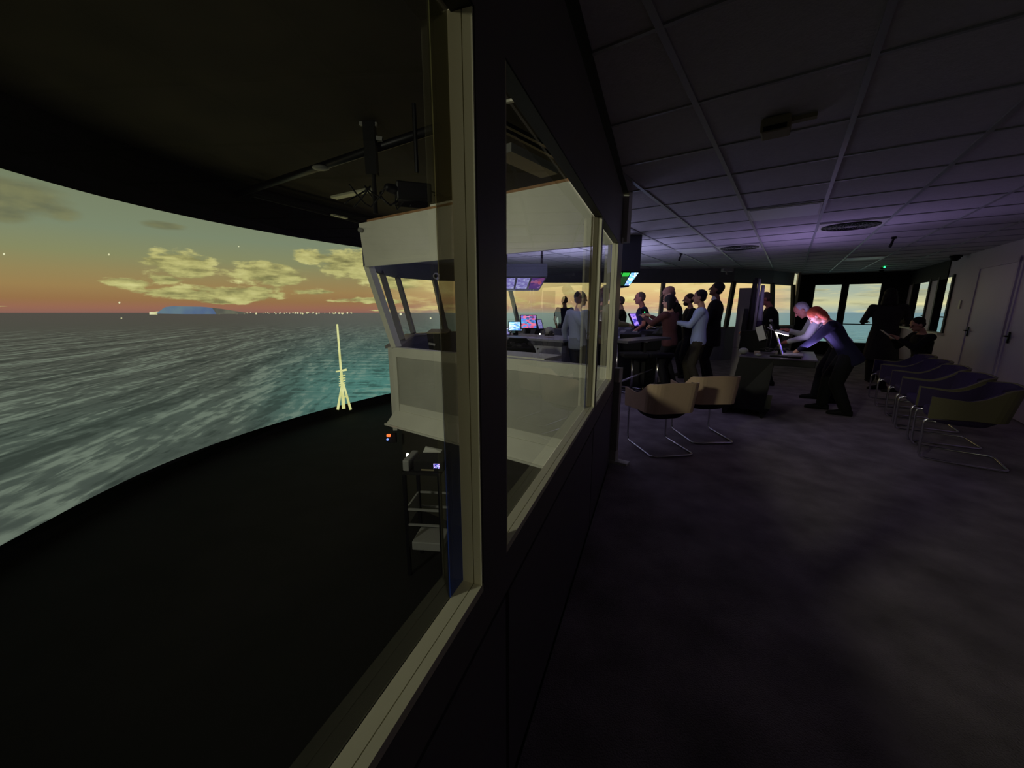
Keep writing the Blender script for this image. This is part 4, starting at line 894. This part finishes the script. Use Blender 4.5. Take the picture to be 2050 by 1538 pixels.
    b.location = (x, y, z0); b.rotation_euler = (0, 0, -R(hd)); tag(b, label, 'person', group)
    for sx in (-1, 1): MB().ell(H((sx*.031, .083, .018)), (.013*S, .008*S, .007*S), HR, 8, 6).build('eye', 'eye', b)
    MB().ell(H((0, .086, -.048)), (.024*S, .007*S, .007*S), HR, 10, 6).build('mouth', 'lip', b, smooth=True)
    def cloth(mb, nm, m, vox=.014):
        o = mb.build(nm, m, b, smooth=True); rm = o.modifiers.new('remesh', 'REMESH'); rm.mode = 'VOXEL'; rm.voxel_size = vox; rm.use_smooth_shade = True; return o
    # top
    mb = MB(); g = .016; pr = [(-.07-tail, .175+tail*.12, .122+tail*.1)] + [(z, a+g, b_+g) for z, a, b_ in prof[1:-1]] + [(.545, .075, .07)]
    mb.loft([ring_at(sp(z), ax, X, a*S*wide, c_*S) for z, a, c_ in pr])
    for i, (sh, el, wr) in enumerate(arms):
        mb.cap(sp(.47, -.01, (-1, 1)[i]*.11), sh, .078*S, .070*S)
        if sleeve == 'long': mb.cap(sh, el, .066*S, .052*S); mb.cap(el, el+(wr-el)*.93, .052*S, .038*S)
        else: mb.cap(sh, sh+(el-sh)*.62, .066*S, .060*S)
    cloth(mb, 'jacket' if tail > .1 else 'shirt', shirt)
    mb = MB()
    mb.loft([ring_at(sp(z), ax, X, a*S*wide, c_*S) for z, a, c_ in ((-.10, .15, .11), (-.04, .178, .125), (.03, .172, .120), (.06, .158, .108))])
    lw = 1.0 if wide < 1.15 else 1.25
    for hj, kn, an in legs: mb.cap(hj, kn, .094*S*lw, .075*S*lw); mb.cap(kn, an+V((0, 0, .02)), .073*S*lw, .062*S*lw)
    cloth(mb, 'trousers', pants)
    for hj, kn, an in legs:
        rings = []
        for yy, w_, z1 in ((-.085, .030, .07), (-.06, .042, .10), (0, .044, .11), (.06, .046, .085), (.12, .050, .065), (.17, .042, .055), (.20, .02, .04)):
            rings.append([(an.x + w_*cos(a_), an.y + yy, max(0.0, z1*(.5+.5*sin(a_)))+.001) for a_ in [2*pi*k/14 for k in range(14)]])
        MB().loft(rings).build('shoe', 'black', b, smooth=True)
    if style != 'bald':
        mb = MB()
        if style == 'short': mb.ell(H((0, -.024, .052)), (.086*S, .098*S, .088*S), HR, 20, 14); mb.ell(H((0, -.045, .0)), (.080*S, .066*S, .07*S), HR)
        if style == 'crop': mb.ell(H((0, -.020, .038)), (.080*S, .094*S, .094*S), HR, 20, 14); mb.ell(H((0, -.04, .0)), (.078*S, .064*S, .06*S), HR)
        if style in ('long', 'bob', 'hood'):
            mb.ell(H((0, -.028, .045)), (.096*S, .104*S, .100*S), HR, 20, 14); mb.ell(H((0, -.06, -.02)), (.094*S, .066*S, .10*S), HR)
            L = {'long': .22, 'bob': .11, 'hood': .14}[style]
            for sx in (-1, 0, 1): mb.cap(H((sx*.06, -.05, 0)), H((sx*.055, -.055, -L)), .046*S, .04*S if style != 'hood' else .07)
        o = mb.build('hair', hair, b, smooth=True); rm = o.modifiers.new('remesh', 'REMESH'); rm.mode = 'VOXEL'; rm.voxel_size = .009; rm.use_smooth_shade = True
    else:
        MB().ell(H((0, -.032, -.005)), (.079*S, .070*S, .055*S), HR, 18, 10).build('hair', 'hair_short', b, smooth=True)
    if extra: extra(b, H, HR, S, arms)
    b['_w'] = 1
    del b['_w']
    wp = Matrix.Translation((x, y, z0)) @ Matrix.Rotation(-R(hd), 4, 'Z')
    return b, [wp @ a[2] for a in arms], wp
def hp_(px, py, h): p = at(px, py, z=h); return p.x, p.y
HDL = -54.8                                          # facing the chart desk from its right end (towards -r)
# group at the centre console
person('person in a navy polo with a hand on the hip, seen through the partition window', *hp_(1131, 597, 1.69), -10, 1.72, shirt='cloth_navy', sleeve='short', hands=((-.20, .02, .98), (.3, .1, .85)), hair='hair_short', style='crop')
person('person in a pale grey blue shirt and dark trousers seen through the partition window', *hp_(1159, 587, 1.69), 55, 1.70, shirt='cloth_greyblue', pants='cloth_navy', hands=((-.25, .0, .90), (.16, .22, 1.10)), hair='hair_black', style='short', yaw=15)
person('person with long brown hair and an olive top between the two partition posts', *hp_(1211, 575, 1.80), 75, 1.80, shirt='cloth_olive', hands=((-.1, .36, 1.16), (.12, .38, 1.15)), hair='hair_brown', style='long')
def glasses(b, H, HR, S, arms):
    mb = MB()
    for sx in (-1, 1): mb.tube([H((sx*.033+.026*cos(q), .102, .02+.019*sin(q))) for q in [2*pi*k/14 for k in range(14)]], .003, 5, closed=True); mb.tube([H((sx*.06, .10, .022)), H((sx*.08, .0, .015))], .0028, 5)
    mb.tube([H((-.01, .104, .022)), H((.01, .104, .022))], .003, 5); mb.build('glasses', 'black', b)
person('person with glasses and cropped grey hair in a black polo behind the centre console', *hp_(1245, 597, 1.66), -75, 1.68, shirt='cloth_black', sleeve='short', hands=((-.12, .40, 1.0), (.15, .36, 1.0)), hair='hair_short', style='crop', extra=glasses, skin='skin')
person('person with a ruddy shaved head and navy polo facing left behind the console monitor', *hp_(1292, 587, 1.74), -80, 1.75, lean=6, shirt='cloth_navy', sleeve='short', hands=((-.2, .22, .98), (.22, .18, .98)), skin='skin_ruddy', style='crop', hair='hair_short', nod=4)
def cap_(b, H, HR, S, arms):
    mb = MB(); mb.ell(H((0, -.012, .060)), (.086*S, .104*S, .080*S), HR, 18, 12); mb.build('cap', 'cap_tan', b, smooth=True)
    MB().hexa([H(v) for v in ((-.06, .07, .05), (.06, .07, .05), (.045, .16, .035), (-.045, .16, .035))], [H(v) for v in ((-.06, .07, .062), (.06, .07, .062), (.045, .16, .045), (-.045, .16, .045))]).build('cap_brim', 'cap_tan', b)
person('person in a tan cap and black shirt looking down at the middle of the group', *hp_(1357, 573, 1.84), -70, 1.84, lean=4, shirt='cloth_black', hands=((-.1, .34, 1.10), (.14, .34, 1.08)), nod=28, extra=cap_, style='bald', skin='skin')
b, hw, wp = person('dark haired person in a maroon jacket holding up a phone, seen from behind', *hp_(1347, 593, 1.66), -42, 1.66, lean=4, shirt='cloth_maroon', pants='trouser_dark', hands=((-.12, .46, 1.36), (.10, .46, 1.38)), hair='hair_black', style='bob', wide=1.12)
pm = (hw[0]+hw[1])/2 + Vector((-.07, .06, .10))
ph = thing('phone', 'phone with a green glowing screen held up by the maroon jacket person', 'phone', pm, R(42))
MB().box((0, 0, 0), (.16, .012, .08), ax=Matrix.Rotation(R(-20), 3, 'X')).build('body', 'black', ph, bevel=.004); MB().ell((.035, -.012, -.02), (.014, .006, .014)).build('indicator', 'led_green', ph)
person('person with short brown hair and a beard in black between the cap and blue shirt', *hp_(1384, 590, 1.72), -80, 1.72, shirt='cloth_black', hands=((-.12, .34, 1.12), (.12, .34, 1.12)), hair='hair_brown', style='short',
       extra=lambda b, H, HR, S, arms: MB().ell(H((0, .045, -.075)), (.058*S, .055*S, .045*S), HR).build('beard', 'hair_brown', b, smooth=True))
b, hw, wp = person('person in a light blue shirt and dark trousers holding a phone in both hands', *hp_(1407, 584, 1.73), -62, 1.74, shirt='cloth_blue', pants='trouser_olive', hands=((-.06, .36, 1.22), (.10, .34, 1.22)), hair='hair_black', style='short', step=.09)
pm = (hw[0]+hw[1])/2 + Vector((-.10, .05, .05)); ph = thing('phone', 'dark phone held in front of the light blue shirt', 'phone', pm, R(62)); MB().box((0, 0, 0), (.075, .010, .15), ax=Matrix.Rotation(R(-25), 3, 'X')).build('body', 'black', ph, bevel=.004)
person('tall person in a black suit with white collar looking up behind the blue shirt', *hp_(1437, 570, 1.88), -58, 1.90, shirt='cloth_black', pants='cloth_black', tail=.16, hands=((-.1, .30, 1.12), (.12, .28, 1.10)), hair='hair_black', style='short', nod=-14, skin='skin_dark',
       extra=lambda b, H, HR, S, arms: MB().cap(H((0, -.035, -.150)), H((0, -.03, -.135)), .062*S, .056*S).build('collar', 'cloth_white', b, smooth=True))
person('bald person in a black top leaning over the counter behind the banners', *hp_(1556, 590, 1.70), -60, 1.76, lean=14, shirt='cloth_black', hands=((-.18, .42, 1.05), (.18, .40, 1.05)), style='crop', hair='hair_short', skin='skin_ruddy', nod=15)
# the two people bending over the chart desk
p = RS(.60, 7.80); b, hw, wp = person('grey haired person in a white shirt bending over the chart desk holding a paper', p.x, p.y, HDL-6, 1.78, lean=46, shirt='cloth_white', pants='trouser_dark', hands=((-.14, .58, .92), (.10, .56, 1.08)), hair='hair_grey', style='crop', nod=45, skin='skin_ruddy', sleeve='long', step=.1)
pm = hw[1] + RS(-.20, -.02, .0); tag(MB().box(pm, (.21, .30, .004), ax=Matrix.Rotation(-HEAD, 3, 'Z') @ Matrix.Rotation(R(24), 3, 'Y')).build('held_paper', 'paper'), 'white paper held in the hand of the grey haired person', 'paper')
p = RS(.66, 7.02); b, hw, wp = person('red haired person in a navy jacket leaning with both hands on the chart desk', p.x, p.y, HDL, 1.62, lean=34, shirt='cloth_jacket', pants='cloth_black', tail=.10, hands=((-.10, .55, .92), (.12, .53, .92)), hair='hair_red', style='bob', nod=55, yaw=8, wide=1.16, step=.12)
# far and seated people
p = RS(1.72, 11.3); b, hw, wp = person('person in a dark coat and hood standing with the back turned at the rear windows', *xy(RS(1.55, 10.4)), 30, 1.80, lean=3, shirt='cloth_char', pants='cloth_black', tail=.42, hands=((-.24, .30, 1.15), (.26, .32, 1.15)), hair='hair_black', style='hood', wide=1.22, step=.1)
b, hw, wp = person('seated dark haired person reading white sheets beyond the chair row', *xy(RS(1.95, 9.55)), HDL-20, 1.72, lean=8, sit=.50, shirt='cloth_black', pants='cloth_black', hands=((-.10, .42, .95), (.12, .40, .95)), hair='hair_black', style='short', nod=22, wide=1.1)
pm = (hw[0]+hw[1])/2 + RS(-.12, .0, .07); tag(MB().box(pm, (.22, .30, .006), ax=Matrix.Rotation(-HEAD, 3, 'Z') @ Matrix.Rotation(R(40), 3, 'Y')).build('held_sheets', 'paper'), 'white sheets held by the seated person beyond the chair row', 'paper')
